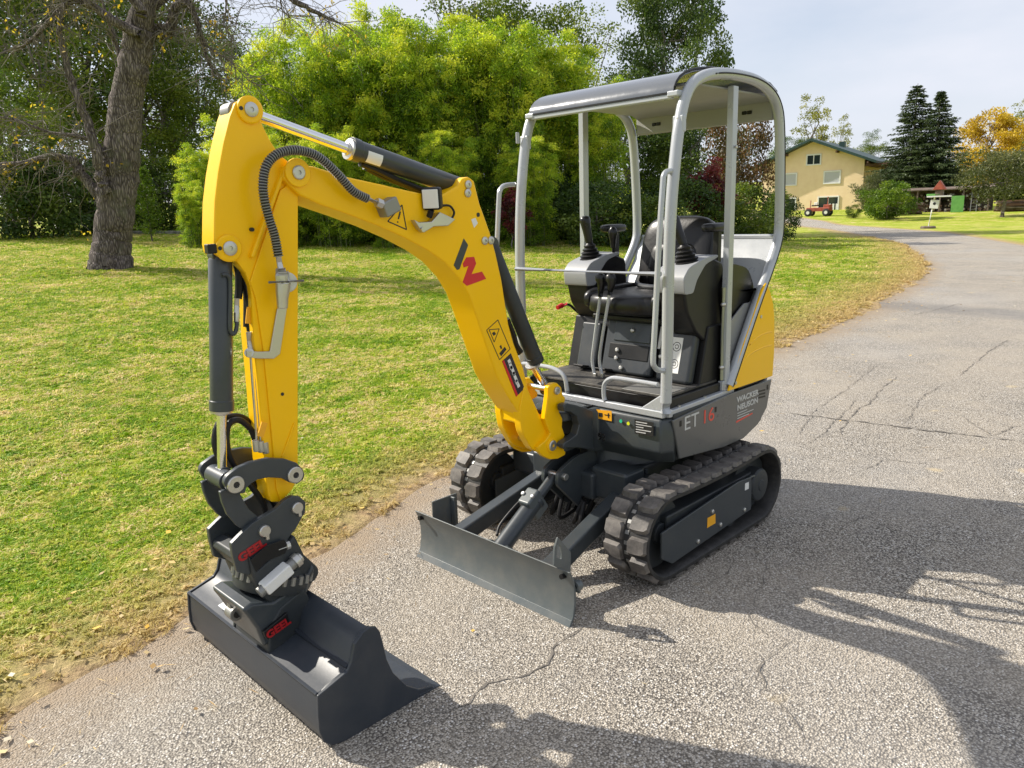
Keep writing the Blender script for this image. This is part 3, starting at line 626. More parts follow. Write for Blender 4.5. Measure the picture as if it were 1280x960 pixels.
for pl in [[(1.103, 1.175), (1.089, 1.18), (1.079, 1.168), (1.094, 1.162)], [(1.061, 1.112), (1.051, 1.116), (1.046, 1.101), (1.053, 1.097)], [(1.064, 1.08), (1.03, 1.104), (1.019, 1.091), (1.053, 1.066)]]: decal_x('pictogram', pl, D, 'black_print', bm_)
decal_x('dealer_label', [(1.049, 1.043), (0.993, 1.07), (0.913, 0.895), (0.969, 0.866)], D, 'navy_label', bm_)
decal_x('label_stripe', [(1.049, 1.043), (1.039, 1.047), (0.958, 0.873), (0.969, 0.866)], D-.0013, 'red_print', bm_)
for pl in [[(1.017, 1.04), (1.003, 1.047), (0.993, 1.028), (1.008, 1.021)], [(1.011, 1.024), (0.997, 1.031), (0.985, 1.005), (0.999, 0.999)], [(1.006, 1.009), (0.992, 1.015), (0.985, 1.001), (0.999, 0.994)], [(0.998, 0.999), (0.984, 1.006), (0.97, 0.976), (0.984, 0.969)], [(0.991, 0.98), (0.976, 0.986), (0.968, 0.969), (0.983, 0.963)], [(0.985, 0.967), (0.971, 0.973), (0.954, 0.938), (0.969, 0.932)], [(0.975, 0.94), (0.961, 0.947), (0.952, 0.929), (0.967, 0.922)], [(0.966, 0.925), (0.952, 0.931), (0.942, 0.911), (0.957, 0.904)]]: decal_x('label_lettering', pl, D-.0013, 'white_label', bm_)
sb_ = decal_x('paper_label', [(1.195, 1.657), (1.172, 1.663), (1.159, 1.641), (1.181, 1.623)], D, 'white_label', bm_)
for a, b in [(1.205, 1.795), (1.209, 1.762), (1.126, 1.568), (1.09, 1.568)]:
    MB().lathe((D, a, b), (-1, 0, 0), [(-.004, .017), (.006, .017), (.009, .012), (.009, .006), (.005, .005)], 16).build('cylinder_pin', 'zinc', bm_, 0, 35)
q = (1.155, 1.675); MB().cyl((D, *q), (D-.0015, *q), .009, n=14).build('hole', 'black_print', bm_, 0, 0)
# work lamp
lp = Vector((-0.05, 1.429, 1.74)); fx = Vector((-.55, .80, -.08)).normalized(); sd = Vector((0, 0, 1)).cross(fx).normalized(); up = fx.cross(sd)
RL = Matrix((( sd.x, fx.x, up.x), (sd.y, fx.y, up.y), (sd.z, fx.z, up.z)))
def lbox(c, s, name, mat, par, bv=.006): return MB().box(lp+RL @ Vector(c), s, RL).build(name, mat, par, bv)
wl = lbox((0, -.02, 0), (.075, .05, .085), 'work_lamp', 'black_plastic', bm_, .012)
wl2 = lbox((0, .006, 0), (.062, .006, .071), 'lamp_lens', 'white_label', bm_, .004)
MB().cyl(lp-Vector((0, 0, .042)), lp-Vector((-.015, 0, .066)), .012).build('lamp_stem', 'black_plastic', bm_)
pl = [(1.511, 1.665), (1.487, 1.654), (1.426, 1.655), (1.382, 1.69), (1.304, 1.66), (1.343, 1.636), (1.417, 1.636), (1.465, 1.615), (1.484, 1.628)]
MB().px(pl, -.045, -.018).build('lamp_plate', 'zinc', bm_, .003)
MB().tube(cr([(-0.03, 1.362, 1.714), (-0.03, 1.32, 1.713), (-0.03, 1.298, 1.69), (-0.03, 1.306, 1.67), (-0.03, 1.323, 1.662)], 6), .0045, 8).build('lamp_cable', 'rubber_hose', bm_)
MB().lathe((-.046, *(1.474, 1.627)), (-1, 0, 0), [(0, .010), (.006, .010)], 8).build('bolt', 'zinc', bm_)

# ---------------- stick (arm)
SN, SF = XC-.048, XC+.048
so_ = [(2.143, 2.043), (2.124, 2.052), (2.094, 2.057), (2.074, 2.044), (2.071, 2.018), (2.055, 1.976), (2.034, 1.93), (2.007, 1.89), (1.98, 1.871), (1.945, 1.835), (1.952, 1.77), (1.969, 1.611), (2.004, 1.283), (2.053, 0.833), (2.057, 0.779), (2.084, 0.739), (2.131, 0.704), (2.167, 0.715), (2.178, 0.748), (2.178, 0.801), (2.173, 1.036), (2.169, 1.192), (2.168, 1.305), (2.159, 1.438), (2.16, 1.469), (2.172, 1.515), (2.197, 1.553), (2.239, 1.564), (2.262, 1.583), (2.265, 1.61), (2.254, 1.69), (2.246, 1.743), (2.225, 1.828), (2.196, 1.92), (2.166, 1.999)]
m = MB(); m.px(so_, SN, SF); sk_ = m.build('stick', 'yellow', EX, .006, 30)
# raised near-side cheek and folded web
ck = [(1.955, 1.788), (2.062, 0.783), (2.088, 0.742), (2.135, 0.711), (2.148, 0.759), (2.143, 1.025), (2.141, 1.248), (2.149, 1.432), (2.162, 1.485), (2.099, 1.617), (2.024, 1.775), (1.99, 1.796)]
MB().px(ck, SN-.007, SN).build('stick_cheek', 'yellow', sk_, .006)
MB().bar((SN-.004, *(1.998, 1.852)), (SN-.004, *(2.15, 1.562)), .014, .03, up=(1,0,0)).build('stick_rib', 'yellow', sk_, .006)
MB().bar((SN-.008, *(2.056, 0.981)), (SN-.008, *(2.115, 0.872)), .006, .008, up=(1,0,0)).build('stick_rib', 'yellow', sk_, .002)
for zz, nm in (((2.099, 2.024), 'cylinder_pin'), ((2.22, 1.596), 'cylinder_pin')):
    MB().lathe((SN, *zz), (-1, 0, 0), [(-.002, .043), (.008, .043), (.011, .038)], 24).build('pin_boss', 'yellow', sk_)
    pin(nm, (SN-.011, *zz), (-1, 0, 0), .023, .007, 'zinc', sk_)
for u in [(2.132, 2.026), (2.252, 1.598), (2.137, 1.652)]: MB().cyl((SN, *u), (SN-.0125, *u), .0065, n=12).build('bolt_hole', 'black_print', sk_)
q = (2.09, 1.092); MB().cyl((SN-.0072, *q), (SN-.009, *q), .006, n=12).build('bolt_hole', 'black_print', sk_)
# dark slot between the two cheeks at the top of the stick, seen from the front
t0 = (2.147, 2.027)
MB().cyl((SN+.02, so_[0][0]-.012, so_[0][1]-.022), (SF-.012, so_[0][0]-.012, so_[0][1]-.022), .030).build('rod_eye', 'hook_steel', sk_, .003)
MB().box((SN-.008, *(2.281, 1.598)), (.03, .03, .03)).build('stop_block', 'black_plastic', sk_, .004)

# ---------------- hydraulic cylinders in the arm plane
def ram(name, foot, gland, eye, rb, rr, mat='anthracite', eyes=True):
    foot, gland, eye = Vector(foot), Vector(gland), Vector(eye); d = (eye-foot).normalized()
    m = MB(); m.lathe(foot, d, [(0, rb*.7), (.02, rb), ((gland-foot).length-.035, rb), ((gland-foot).length-.034, rb*1.08), ((gland-foot).length, rb*1.08)], 28)
    o = m.build(name, mat, EX, .003, 35)
    MB().cyl(gland, eye, rr, n=20).build('piston_rod', 'chrome', o)
    MB().lathe(gland-d*.004, d, [(0, rb*1.0), (.012, rb*.95), (.014, rr*1.3), (.02, rr*1.2)], 24).build('gland_nut', 'zinc', o, 0, 35)
    MB().lathe(eye-Vector((rr*1.3, 0, 0)), (1, 0, 0), [(0, rr*1.55), (rr*2.6, rr*1.55)], 20).build('rod_end', 'anthracite', o, .003)
    MB().lathe(foot-Vector((rr*1.3, 0, 0)), (1, 0, 0), [(0, rb*.95), (rr*2.6, rb*.95)], 20).build('foot_end', 'anthracite', o, .003)
    return o
def A3(p): return (XC, p[0], p[1])
arm_ram = ram('stick_ram', A3((1.159, 1.782)), A3((1.703, 1.92)), A3((2.099, 2.028)), .039, .019)
qa = [(1.663, 1.914), (1.603, 1.906), (1.614, 1.87), (1.676, 1.882)]
f0 = Vector(A3((1.159, 1.782))); g0 = Vector(A3((1.703, 1.92))); dd = (g0-f0).normalized()
m = MB(); a_, b_, _d = basis(dd)
rs = []
for t in (.115, .055):
    rs.append([g0-dd*t+(a_*math.cos(q)+b_*math.sin(q))*.0398 for q in [R(k) for k in range(0, 360, 15)] if True])
def ram_label(g, d, t0, t1, r, a0, a1, parent, mat):
    a, b, _ = basis(d); m = MB(); v = []; n = 8
    for t in (t0, t1):
        for k in range(n+1):
            q = R(a0+(a1-a0)*k/n); v.append(g-d*t+(a*math.cos(q)+b*math.sin(q))*r)
    m.add(v, [(k, k+1, n+2+k, n+1+k) for k in range(n)])
    return m.build('paper_label', mat, parent, 0, 60)
ram_label(g0, dd, .055, .12, .0396, 150, 230, arm_ram, 'white_label')
bo_ram = ram('boom_ram', A3((1.026, 1.546)), A3((0.775, 0.973)), A3((0.678, 0.834)), .037, .019, 'anthracite_flat')
bk_ram = ram('bucket_ram', A3((2.228, 1.577)), A3((2.285, 1.066)), A3((2.308, 0.85)), .037, .0165)
MB().tube(cr([(0.02, 2.25, 1.513), (0.02, 2.233, 1.513), (0.02, 2.223, 1.5), (0.02, 2.225, 1.463), (0.02, 2.239, 1.363), (0.02, 2.241, 1.334), (0.02, 2.233, 1.32), (0.02, 2.222, 1.331), (0.02, 2.215, 1.358)], 5), .007, 8).build('hydraulic_pipe', 'anthracite', bk_ram)
# hoses beside the bucket ram
for pts, rr, mt in (([(0.06, 2.177, 1.55), (0.06, 2.172, 1.513), (0.06, 2.178, 1.457), (0.06, 2.185, 1.429)], .013, 'rubber_hose'), ([(0.05, 2.159, 1.549), (0.05, 2.151, 1.493), (0.05, 2.147, 1.426), (0.05, 2.153, 1.317)], .018, 'rubber_hose'), ([(0.06, 2.164, 1.549), (0.06, 2.154, 1.511), (0.06, 2.153, 1.436), (0.06, 2.165, 1.332)], .012, 'rubber_hose')):
    MB().tube(cr(pts, 5), rr, 10).build('hydraulic_hose', mt, EX)
for pts in ([(0.04, 2.197, 1.432), (0.04, 2.204, 1.386), (0.04, 2.208, 1.353)], [(0.03, 2.175, 1.318), (0.03, 2.176, 1.259)], [(0.03, 2.157, 1.316), (0.03, 2.16, 1.257)]):
    MB().tube(pts, .009, 8).build('hose_coupling', 'zinc', EX)
for pts in ([(0.03, 2.176, 1.259), (0.03, 2.181, 1.143), (0.03, 2.186, 0.995), (0.03, 2.192, 0.905)], [(0.03, 2.16, 1.257), (0.03, 2.167, 1.141), (0.03, 2.172, 0.992), (0.03, 2.178, 0.902)], [(0.03, 2.156, 1.237), (0.03, 2.163, 1.03), (0.03, 2.162, 0.897)]):
    MB().tube(cr(pts, 4), .0045, 8).build('hydraulic_pipe', 'zinc', EX)
decal = MB().box((0.03, 2.167, 1.373), (.004, .02, .055), Matrix.Rotation(R(12), 3, 'X')).build('hose_tag', 'orange_label', EX, 0)
MB().box((0.0, 2.179, 0.986), (.006, .022, .05), Matrix.Rotation(R(25), 3, 'X')).build('hose_tag', 'orange_label', EX, 0)
for u in [(0.02, 2.198, 0.909), (0.02, 2.181, 0.902), (0.02, 2.165, 0.894)]: MB().cyl(u, (u[0], u[1], u[2]+.04), .012, n=8).build('hose_coupling', 'zinc', EX, .002)
for pts in ([(0.06, 2.18, 0.937), (0.06, 2.193, 0.981), (0.06, 2.227, 1.019), (0.06, 2.262, 1.017), (0.06, 2.278, 0.981), (0.06, 2.279, 0.921), (0.06, 2.257, 0.854), (0.06, 2.201, 0.755), (0.06, 2.176, 0.695), (0.06, 2.172, 0.651)], [(0.1, 2.14, 0.92), (0.1, 2.173, 0.99), (0.1, 2.217, 1.024), (0.1, 2.273, 1.022), (0.1, 2.3, 0.978), (0.1, 2.303, 0.919), (0.1, 2.275, 0.84), (0.1, 2.189, 0.774), (0.1, 2.132, 0.704), (0.1, 2.11, 0.653)]):
    MB().tube(cr(pts, 6), .011, 10).build('hydraulic_hose', 'rubber_hose', EX)
# ribbed hose arching over the stick joint
hp = cr([(-0.055, 2.085, 1.565), (-0.055, 2.091, 1.629), (-0.055, 2.104, 1.684), (-0.055, 2.114, 1.745), (-0.055, 2.113, 1.792), (-0.055, 2.097, 1.846), (-0.055, 2.063, 1.88), (-0.055, 2.02, 1.896), (-0.055, 1.973, 1.899), (-0.055, 1.918, 1.887), (-0.055, 1.871, 1.857), (-0.055, 1.824, 1.815), (-0.055, 1.776, 1.768), (-0.055, 1.72, 1.743)], 10)
m = MB(); m.tube(hp, .0135, 10); rh = m.build('armoured_hose', 'black_gloss', EX)
# spring guard: rings along the hose
m = MB(); tot = 0; nxt = 0
for a, b in zip(hp[:-1], hp[1:]):
    l = (b-a).length; 
    while nxt < tot+l:
        q = a.lerp(b, (nxt-tot)/l); d_ = (b-a).normalized(); s1, s2, _ = basis(d_)
        m.lathe(q-d_*.0022, d_, [(0, .0142), (.0012, .0162), (.0032, .0162), (.0044, .0142)], 10); nxt += .0088
    tot += l
o = m.build('spring_guard', 'hook_steel', rh, 0, 40); o['kind'] = 'stuff'
MB().tube([(-0.055, 1.72, 1.743), (-0.055, 1.679, 1.729)], .010, 10).build('hose_coupling', 'zinc', rh)
MB().lathe((-0.055, 1.684, 1.731), (0, -.9, -.35), [(0, .017), (.025, .017), (.026, .012), (.04, .012)], 6).build('hose_nut', 'zinc', rh)
MB().box((-0.04, 1.623, 1.713), (.055, .07, .055), Matrix.Rotation(R(-22), 3, 'X')).build('valve_block', 'hook_steel', bm_, .006)
MB().tube([(-0.055, 2.085, 1.565), (-0.055, 2.082, 1.524)], .010, 10).build('hose_coupling', 'zinc', rh)
vv = [(-0.055, 2.082, 1.525), (-0.055, 2.081, 1.502), (-0.055, 2.081, 1.481), (-0.055, 2.081, 1.461)]
MB().tube(vv, [.017, .021, .021, .019], 8).build('hose_nut', 'zinc', rh)
va = [(-0.055, 2.077, 1.513), (-0.055, 2.078, 1.476), (-0.055, 2.083, 1.444), (-0.055, 2.086, 1.426), (-0.055, 2.089, 1.393)]
m = MB(); m.tube(va, [.020, .024, .022, .019, .017], 12); sv = m.build('shutoff_valve', 'zinc', sk_, .003)
MB().cyl((-0.05, 2.061, 1.477), (-0.035, 2.053, 1.476), .034, n=20).build('valve_disc', 'zinc', sk_, .003)
MB().tube([(-0.075, 2.138, 1.484), (-0.075, 2.014, 1.479)], .0042, 8).build('valve_handle', 'hook_steel', sk_)
br = [(2.08, 1.389), (2.045, 1.385), (2.087, 1.234), (2.111, 1.221), (2.166, 1.23), (2.205, 1.24), (2.206, 1.263), (2.164, 1.253), (2.123, 1.248)]
MB().px(br, SN-.016, SN-.009).build('pipe_bracket', 'zinc', sk_, .002)
MB().cyl((0.0, 2.195, 1.254), (0.03, 2.181, 1.248), .016, n=12).build('bolt', 'zinc', sk_, .002)

# ---------------- bucket linkage
upl = [(2.35, 0.85), (2.346, 0.863), (2.336, 0.874), (2.298, 0.891), (2.255, 0.898), (2.189, 0.895), (2.131, 0.878), (2.088, 0.852), (2.066, 0.822), (2.062, 0.803), (2.069, 0.785), (2.094, 0.775), (2.123, 0.79), (2.148, 0.812), (2.196, 0.828), (2.235, 0.832), (2.259, 0.824), (2.277, 0.815), (2.283, 0.798), (2.309, 0.801), (2.337, 0.816)]
lol = [(2.357, 0.817), (2.353, 0.779), (2.342, 0.734), (2.317, 0.688), (2.296, 0.666), (2.267, 0.671), (2.236, 0.69), (2.265, 0.728), (2.28, 0.762), (2.29, 0.793), (2.303, 0.806), (2.338, 0.821)]
lk = MB().px(upl, XC-.105, XC-.083).build('link_arm', 'anthracite', EX, .004)
MB().px(upl, XC+.083, XC+.105).build('link_arm', 'anthracite', EX, .004)
MB().px(lol, XC-.081, XC-.062).build('link_rocker', 'anthracite', EX, .004)
MB().px(lol, XC+.062, XC+.081).build('link_rocker', 'anthracite', EX, .004)
for u in [(2.314, 0.838), (2.101, 0.813)]:
    m = MB(); m.lathe((XC-.105, *u), (-1, 0, 0), [(0, .029), (.008, .029), (.011, .026), (.011, .011), (.004, .010)], 28); m.build('link_pin', 'zinc', lk, 0, 35)
    MB().cyl((XC-.108, *u), (XC-.110, *u), .0125, n=6).build('socket', 'black_print', lk)
    MB().cyl((XC-.1, *u), (XC+.115, *u), .021, n=20).build('pin_shaft', 'zinc', lk)
    MB().lathe((XC-.06, *u), (1, 0, 0), [(0, .034), (.12, .034)], 24).build('pin_tube', 'anthracite' if u[0] > 2.15 else 'yellow', lk, .003)

# ---------------- tilt rotator on the stick end
hn = [(2.349, 0.637), (2.319, 0.656), (2.271, 0.684), (2.241, 0.693), (2.18, 0.708), (2.147, 0.729), (2.116, 0.737), (2.086, 0.725), (2.065, 0.698), (2.072, 0.661), (2.093, 0.637), (2.113, 0.613), (2.131, 0.599), (2.154, 0.576), (2.186, 0.567), (2.228, 0.547), (2.275, 0.52), (2.301, 0.505), (2.341, 0.532), (2.348, 0.591)]
hp1 = MB().px(hn, XC-.10, XC-.078).build('hitch_plate', 'anthracite', EX, .004)
hp2 = MB().px(hn, XC+.078, XC+.10).build('hitch_plate', 'anthracite', EX, .004)
for u in [(2.104, 0.69), (2.232, 0.646)]:
    m = MB(); m.lathe((XC-.10, *u), (-1, 0, 0), [(0, .021), (.010, .021), (.014, .018)], 24); m.build('hitch_pin', 'zinc', hp1, 0, 35)
    MB().box((XC-.108, u[0]-.006, u[1]-.022), (.012, .012, .022)).build('pin_tab', 'zinc', hp1, .003)
    MB().cyl((XC-.1, *u), (XC+.1, *u), .019, n=20).build('pin_shaft', 'zinc', hp1)
hb = MB().px([(2.301, 0.584), (2.275, 0.52), (2.228, 0.542), (2.154, 0.576), (2.128, 0.598), (2.098, 0.511), (2.048, 0.443), (2.048, 0.419), (2.066, 0.399), (2.176, 0.369), (2.228, 0.365), (2.255, 0.392), (2.279, 0.442), (2.296, 0.503)], XC-.115, XC+.115).build('tilt_housing', 'anthracite_flat', EX, .016)
MB().px([(2.344, 0.575), (2.337, 0.596), (2.299, 0.607), (2.245, 0.568), (2.29, 0.513), (2.309, 0.518)], XC-.08, XC+.08).build('cross_web', 'anthracite_flat', hb, .006)
gq = (2.282, 0.59)
def on_x(x, a, b): # direction (0, dy, dz) between two side points
    return (0, b[0]-a[0], b[1]-a[1])
ga, gb = [(2.324, 0.579), (2.24, 0.605)]
text('lettering', 'GEEL', .040, (XC-.10, *gq), on_x(0, ga, gb), (0, -.25, 1), 'dark_red_print', hp1, sx=1.15, bold=.002, depth=.0012)
MB().tube(cr([(-0.045, 2.28, 0.554), (-0.045, 2.244, 0.563), (-0.045, 2.213, 0.569), (-0.045, 2.194, 0.566), (-0.045, 2.17, 0.552)], 5), .006, 8).build('hydraulic_pipe', 'zinc', hb)
MB().lathe((-0.045, 2.194, 0.566), (0, -1, 0), [(0, .012), (.03, .012), (.032, .016), (.045, .016)], 10).build('hose_coupling', 'zinc', hb)
MB().px([(2.297, 0.566), (2.235, 0.597), (2.17, 0.597), (2.158, 0.57), (2.171, 0.545), (2.242, 0.54), (2.283, 0.516)], XC-.1165, XC-.114).build('housing_recess', 'black_plastic', hb, .002)
c0, c1 = [(-0.075, 2.291, 0.447), (-0.075, 2.143, 0.514)]
c0, c1 = Vector(c0), Vector(c1); dc = (c1-c0)
rc = MB().cyl(c0, c1, .020, n=16).build('tilt_ram', 'hook_steel', EX, .003)
MB().bar(c0.lerp(c1, .12), c0.lerp(c1, .80), .042, .050, up=(1, 0, 0)).build('ram_cover', 'white_label', rc, .006)
MB().lathe(c1-dc.normalized()*.01, dc, [(0, .026), (.02, .026), (.024, .018), (.03, .018)], 14).build('ram_cap', 'zinc', rc)
# geared rotor and lower quick-hitch frame
hl_ = MB().px([(2.351, 0.405), (2.312, 0.415), (2.238, 0.389), (2.178, 0.407), (2.105, 0.434), (2.076, 0.473), (2.064, 0.445), (2.088, 0.416), (2.106, 0.367), (2.15, 0.343), (2.162, 0.29), (2.289, 0.235), (2.307, 0.313), (2.329, 0.362)], XC-.125, XC+.125).build('hitch_frame', 'anthracite', EX, .014)
rg = MB(); ax_ = Vector((0, -.28, 1)).normalized()
rc_ = Vector((XC, 2.165, .440))
rg.lathe(rc_-ax_*.05, ax_, [(0, .135), (.02, .14), (.06, .14), (.065, .125), (.085, .12)], 40); rgo = rg.build('rotor_ring', 'anthracite_flat', EX, .003)
sa, sb2, _ = basis(ax_)
for k in range(28):
    a = 2*math.pi*k/28; q = rc_+ax_*.0+(sa*math.cos(a)+sb2*math.sin(a))*.139
    MB().cyl(q-ax_*.012, q+ax_*.018, .0085, n=8).build('gear_tooth', 'hook_steel', rgo)
mm = MB(); hk = (0.1, 2.314, 0.323)
mm.lathe((hk[0]-.03, hk[1], hk[2]), (1, 0, 0), [(0, .026), (.05, .026)], 16); mm.box((hk[0]-.0, hk[1]-.005, hk[2]+.03), (.03, .04, .05)); mm.build('locking_lug', 'hook_steel', EX, .004)
MB().cyl((hk[0]-.032, hk[1], hk[2]), (hk[0]-.029, hk[1], hk[2]), .013, n=16).build('socket', 'black_print', hl_)
g2a, g2b, g2c = [(2.28, 0.285), (2.198, 0.307), (2.239, 0.296)]
gp = MB().px([(2.293, 0.304), (2.2, 0.339), (2.196, 0.306), (2.193, 0.294), (2.281, 0.27), (2.289, 0.283)], XC-.141, XC-.125).build('emblem_plate', 'black_plastic', hl_, .004)
text('lettering', 'GEEL', .038, (XC-.141, *g2c), on_x(0, g2a, g2b), (0, -.3, 1), 'dark_red_print', hl_, sx=1.1, bold=.0015, depth=.0012)

# ---------------- ditching bucket
BX0, BX1 = -.40, .59
bp = [(2.284, 0.207), (2.176, 0.246), (2.136, 0.324), (2.091, 0.352), (2.062, 0.351)]
shell_o = [(1.835, .004), (1.95, .003), (2.10, .003), (2.20, .006), (2.25, .016), (2.278, .042), (2.290, .085), (2.289, .14), (2.284, .207), (2.25, .217), (2.176, .238), (2.155, .262), (2.136, .320), (2.105, .345), (2.075, .352)]
def inset(prof, t):
    out = []
    for i, p in enumerate(prof):
        a = Vector(prof[max(i-1, 0)]); b = Vector(prof[min(i+1, len(prof)-1)]); d = (b-a).normalized(); n = Vector((-d.y, d.x))
        out.append((p[0]+n.x*t, p[1]+n.y*t))
    return out
inn = inset(shell_o, .010)
m = MB(); m.px(shell_o+inn[::-1], BX0, BX1); bk = m.build('bucket', 'bucket_paint', EX, .0025, 50)
sidep = [(1.838, .0), (1.95, -.001), (2.10, -.001), (2.205, .002), (2.256, .013), (2.284, .04), (2.296, .085), (2.295, .14), (2.290, .212), (2.25, .223), (2.178, .244), (2.16, .268), (2.142, .326), (2.108, .352), (2.080, .360), (2.055, .350), (2.042, .325), (2.034, .28), (2.024, .213), (2.002, .151), (1.95, .075), (1.90, .035), (1.838, .016)]
for x in (BX0-.012, BX1):
    MB().px(sidep, x, x+.012).build('side_plate', 'bucket_paint', bk, .003)
MB().px([(1.80, .0), (1.90, -.002), (1.90, .014), (1.805, .006)], BX0-.0135, BX1+.0135).build('cutting_edge', 'bucket_paint', bk, .002)
for pts in ([(2.289, .207), (2.284, .213)],):
    MB().tube([(BX0, 2.286, .211), (BX1, 2.286, .211)], .006, 8).build('weld_seam', 'bucket_paint', bk)
MB().tube([(BX0, 2.168, .250), (XC-.12, 2.168, .250)], .008, 8).build('weld_seam', 'bucket_paint', bk)
MB().tube([(BX0+.004, *p) for p in shell_o[8:]], .006, 8).build('weld_seam', 'bucket_paint', bk)
# mounting block between hitch frame and bucket shell
MB().px([(2.28, .20), (2.27, .30), (2.22, .36), (2.12, .40), (2.10, .34), (2.13, .30), (2.17, .22)], XC-.13, XC+.13).build('mounting_block', 'anthracite_flat', bk, .01)
for x in (XC+.13,): MB().px([(2.285, .20), (2.27, .27), (2.20, .36), (2.11, .43), (2.085, .36), (2.13, .32), (2.165, .23)], x, x+.012).build('hook_plate', 'anthracite', bk, .004)
MB().box((.31, 2.235, .2345), (.10, .06, .004), Matrix.Rotation(R(-10), 3, 'X')).build('paper_label', 'white_label', bk, 0)

# ================================================================== GROUND
EDGE = [(12, -2.6), (8, -1.3), (5.5, -.35), (4.2, .15), (2.981, .565), (2.63, .69), (1.95, .86), (1.52, .97), (.42, 1.20), (-1.5, 1.36), (-5.02, 1.56), (-9.43, 2.05), (-15.45, 3.06), (-20.5, 4.65), (-27.5, 7.55), (-35, 11.4), (-42.5, 15.6), (-50, 20.3), (-55, 24), (-62, 29.5), (-75, 41), (-120, 82)]
REDGE = [(12, -7.5), (5, -5.6), (0, -4.9), (-6, -3.9), (-12, -2.4), (-20, .2), (-28.4, 3.9), (-34, 6.5), (-41.5, 10.2), (-50.7, 17.0), (-60.5, 24.6), (-75, 37), (-120, 78)]
def interp(tab, y):
    ys_ = np.array([a for a, b in tab][::-1]); xs_ = np.array([b for a, b in tab][::-1]); return np.interp(y, ys_, xs_)
def sstep(a, b, v):
    t = np.clip((v-a)/(b-a), 0, 1); return t*t*(3-2*t)
def vnoise(x, y, s, seed=0):                       # cheap smooth value noise on arrays
    x = np.asarray(x)*s+seed*17.3; y = np.asarray(y)*s+seed*9.1
    xi = np.floor(x).astype(np.int64); yi = np.floor(y).astype(np.int64); fx = x-xi; fy = y-yi
    def h(a, b):
        n = (a*374761393+b*668265263+seed*1442695) & 0x7fffffff; n = ((n ^ (n >> 13))*1274126177) & 0x7fffffff
        return (n ^ (n >> 16)) % 10007/10007.
    fx = fx*fx*(3-2*fx); fy = fy*fy*(3-2*fy)
    return (h(xi, yi)*(1-fx)+h(xi+1, yi)*fx)*(1-fy)+(h(xi, yi+1)*(1-fx)+h(xi+1, yi+1)*fx)*fy
def ground_h(x, y):
    x = np.asarray(x, float); y = np.asarray(y, float)
    d = np.hypot(x-CAM.x, y-CAM.y)
    return .05*np.log1p(np.exp((x-5.5)*.9))/.9*sstep(-36, -17, y)*(1-.35*sstep(35, 60, x)) + .034*np.maximum(0, d-62)*sstep(62, 70, d)
def gh(x, y): return float(ground_h(x, y))
def attr(me, name, arr):
    a = me.attributes.new(name, 'FLOAT', 'POINT'); a.data.foreach_set('value', np.asarray(arr, dtype=np.float32))
def grid_mesh(name, V, nu, nv):
    me = bpy.data.meshes.new(name); V = np.asarray(V, dtype=np.float32).reshape(-1, 3)
    i = np.arange((nu-1)*(nv-1)); a = (i//(nv-1))*nv+i % (nv-1); F = np.stack([a, a+1, a+nv+1, a+nv], 1)
    me.vertices.add(len(V)); me.vertices.foreach_set('co', V.ravel())
    me.loops.add(F.size); me.loops.foreach_set('vertex_index', F.ravel().astype(np.int32))
    me.polygons.add(len(F)); me.polygons.foreach_set('loop_start', np.arange(0, F.size, 4, dtype=np.int32)); me.polygons.foreach_set('loop_total', np.full(len(F), 4, dtype=np.int32))
    me.update(calc_edges=True)
    me.shade_smooth()
    return me

# ---- materials of the ground
def asphalt():
    b = NB('asphalt'); p = b.pos()
    v = b.n('ShaderNodeTexVoronoi', {'Vector': p, 'Scale': 132.}, feature='F1'); v2 = b.n('ShaderNodeTexVoronoi', {'Vector': p, 'Scale': 70.}, feature='F1')
    sep = b.n('ShaderNodeSeparateColor', {'Color': v.outputs['Color']}).outputs[0]
    stone = b.ramp(sep, [(.0, (.15, .14, .122)), (.2, (.30, .272, .232)), (.5, (.415, .378, .32)), (.8, (.52, .475, .405)), (.93, (.62, .58, .52)), (1., (.80, .78, .74))])
    gap = b.ramp(v.outputs['Distance'], [(.40, 0.), (.72, 1.)])
    c = b.mix(gap, stone, (.08, .07, .06))
    big = b.noise(p, 1.1, 5, .6); c = b.mix(b.ramp(big, [(.38, .0), (.62, .40)]), c, (.42, .365, .29))
    mid = b.noise(p, 7., 4, .6); c = b.mix(b.ramp(mid, [(.5, 0.), (.8, .38)]), c, (.24, .225, .205))
    wearn = b.noise(p, .35, 3, .5); c = b.mix(b.ramp(wearn, [(.50, 0.), (.68, .30)]), c, (.36, .355, .35))
    # sandy spill spots
    sp = b.noise(p, 3.2, 2, .4); c = b.mix(b.ramp(sp, [(.70, 0.), (.76, .55)]), c, (.55, .44, .26))
    # soil creeping in from the verge
    e = b.n('ShaderNodeAttribute', attribute_name='edge').outputs['Fac']
    en = b.math('ADD', e, b.math('MULTIPLY', b.math('SUBTRACT', b.noise(p, 5, 5, .7), .5), .55))
    c = b.mix(b.ramp(en, [(.02, .95), (.16, .55), (.42, 0.)]), c, (.30, .235, .165))
    # tree shade across the far road, painted into the colour as a dark band
    pt = b.n('ShaderNodeAttribute', attribute_name='shade_or_turf_patch').outputs['Fac']
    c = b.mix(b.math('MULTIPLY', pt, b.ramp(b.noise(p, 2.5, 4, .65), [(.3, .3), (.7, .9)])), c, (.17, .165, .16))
    h = b.math('ADD', b.math('MULTIPLY', v.outputs['Distance'], -1.), b.math('MULTIPLY', v2.outputs['Distance'], -.6))
    b.principled(c, .85, 0, b.bump(h, .85, .006), spec=.3)
asphalt()
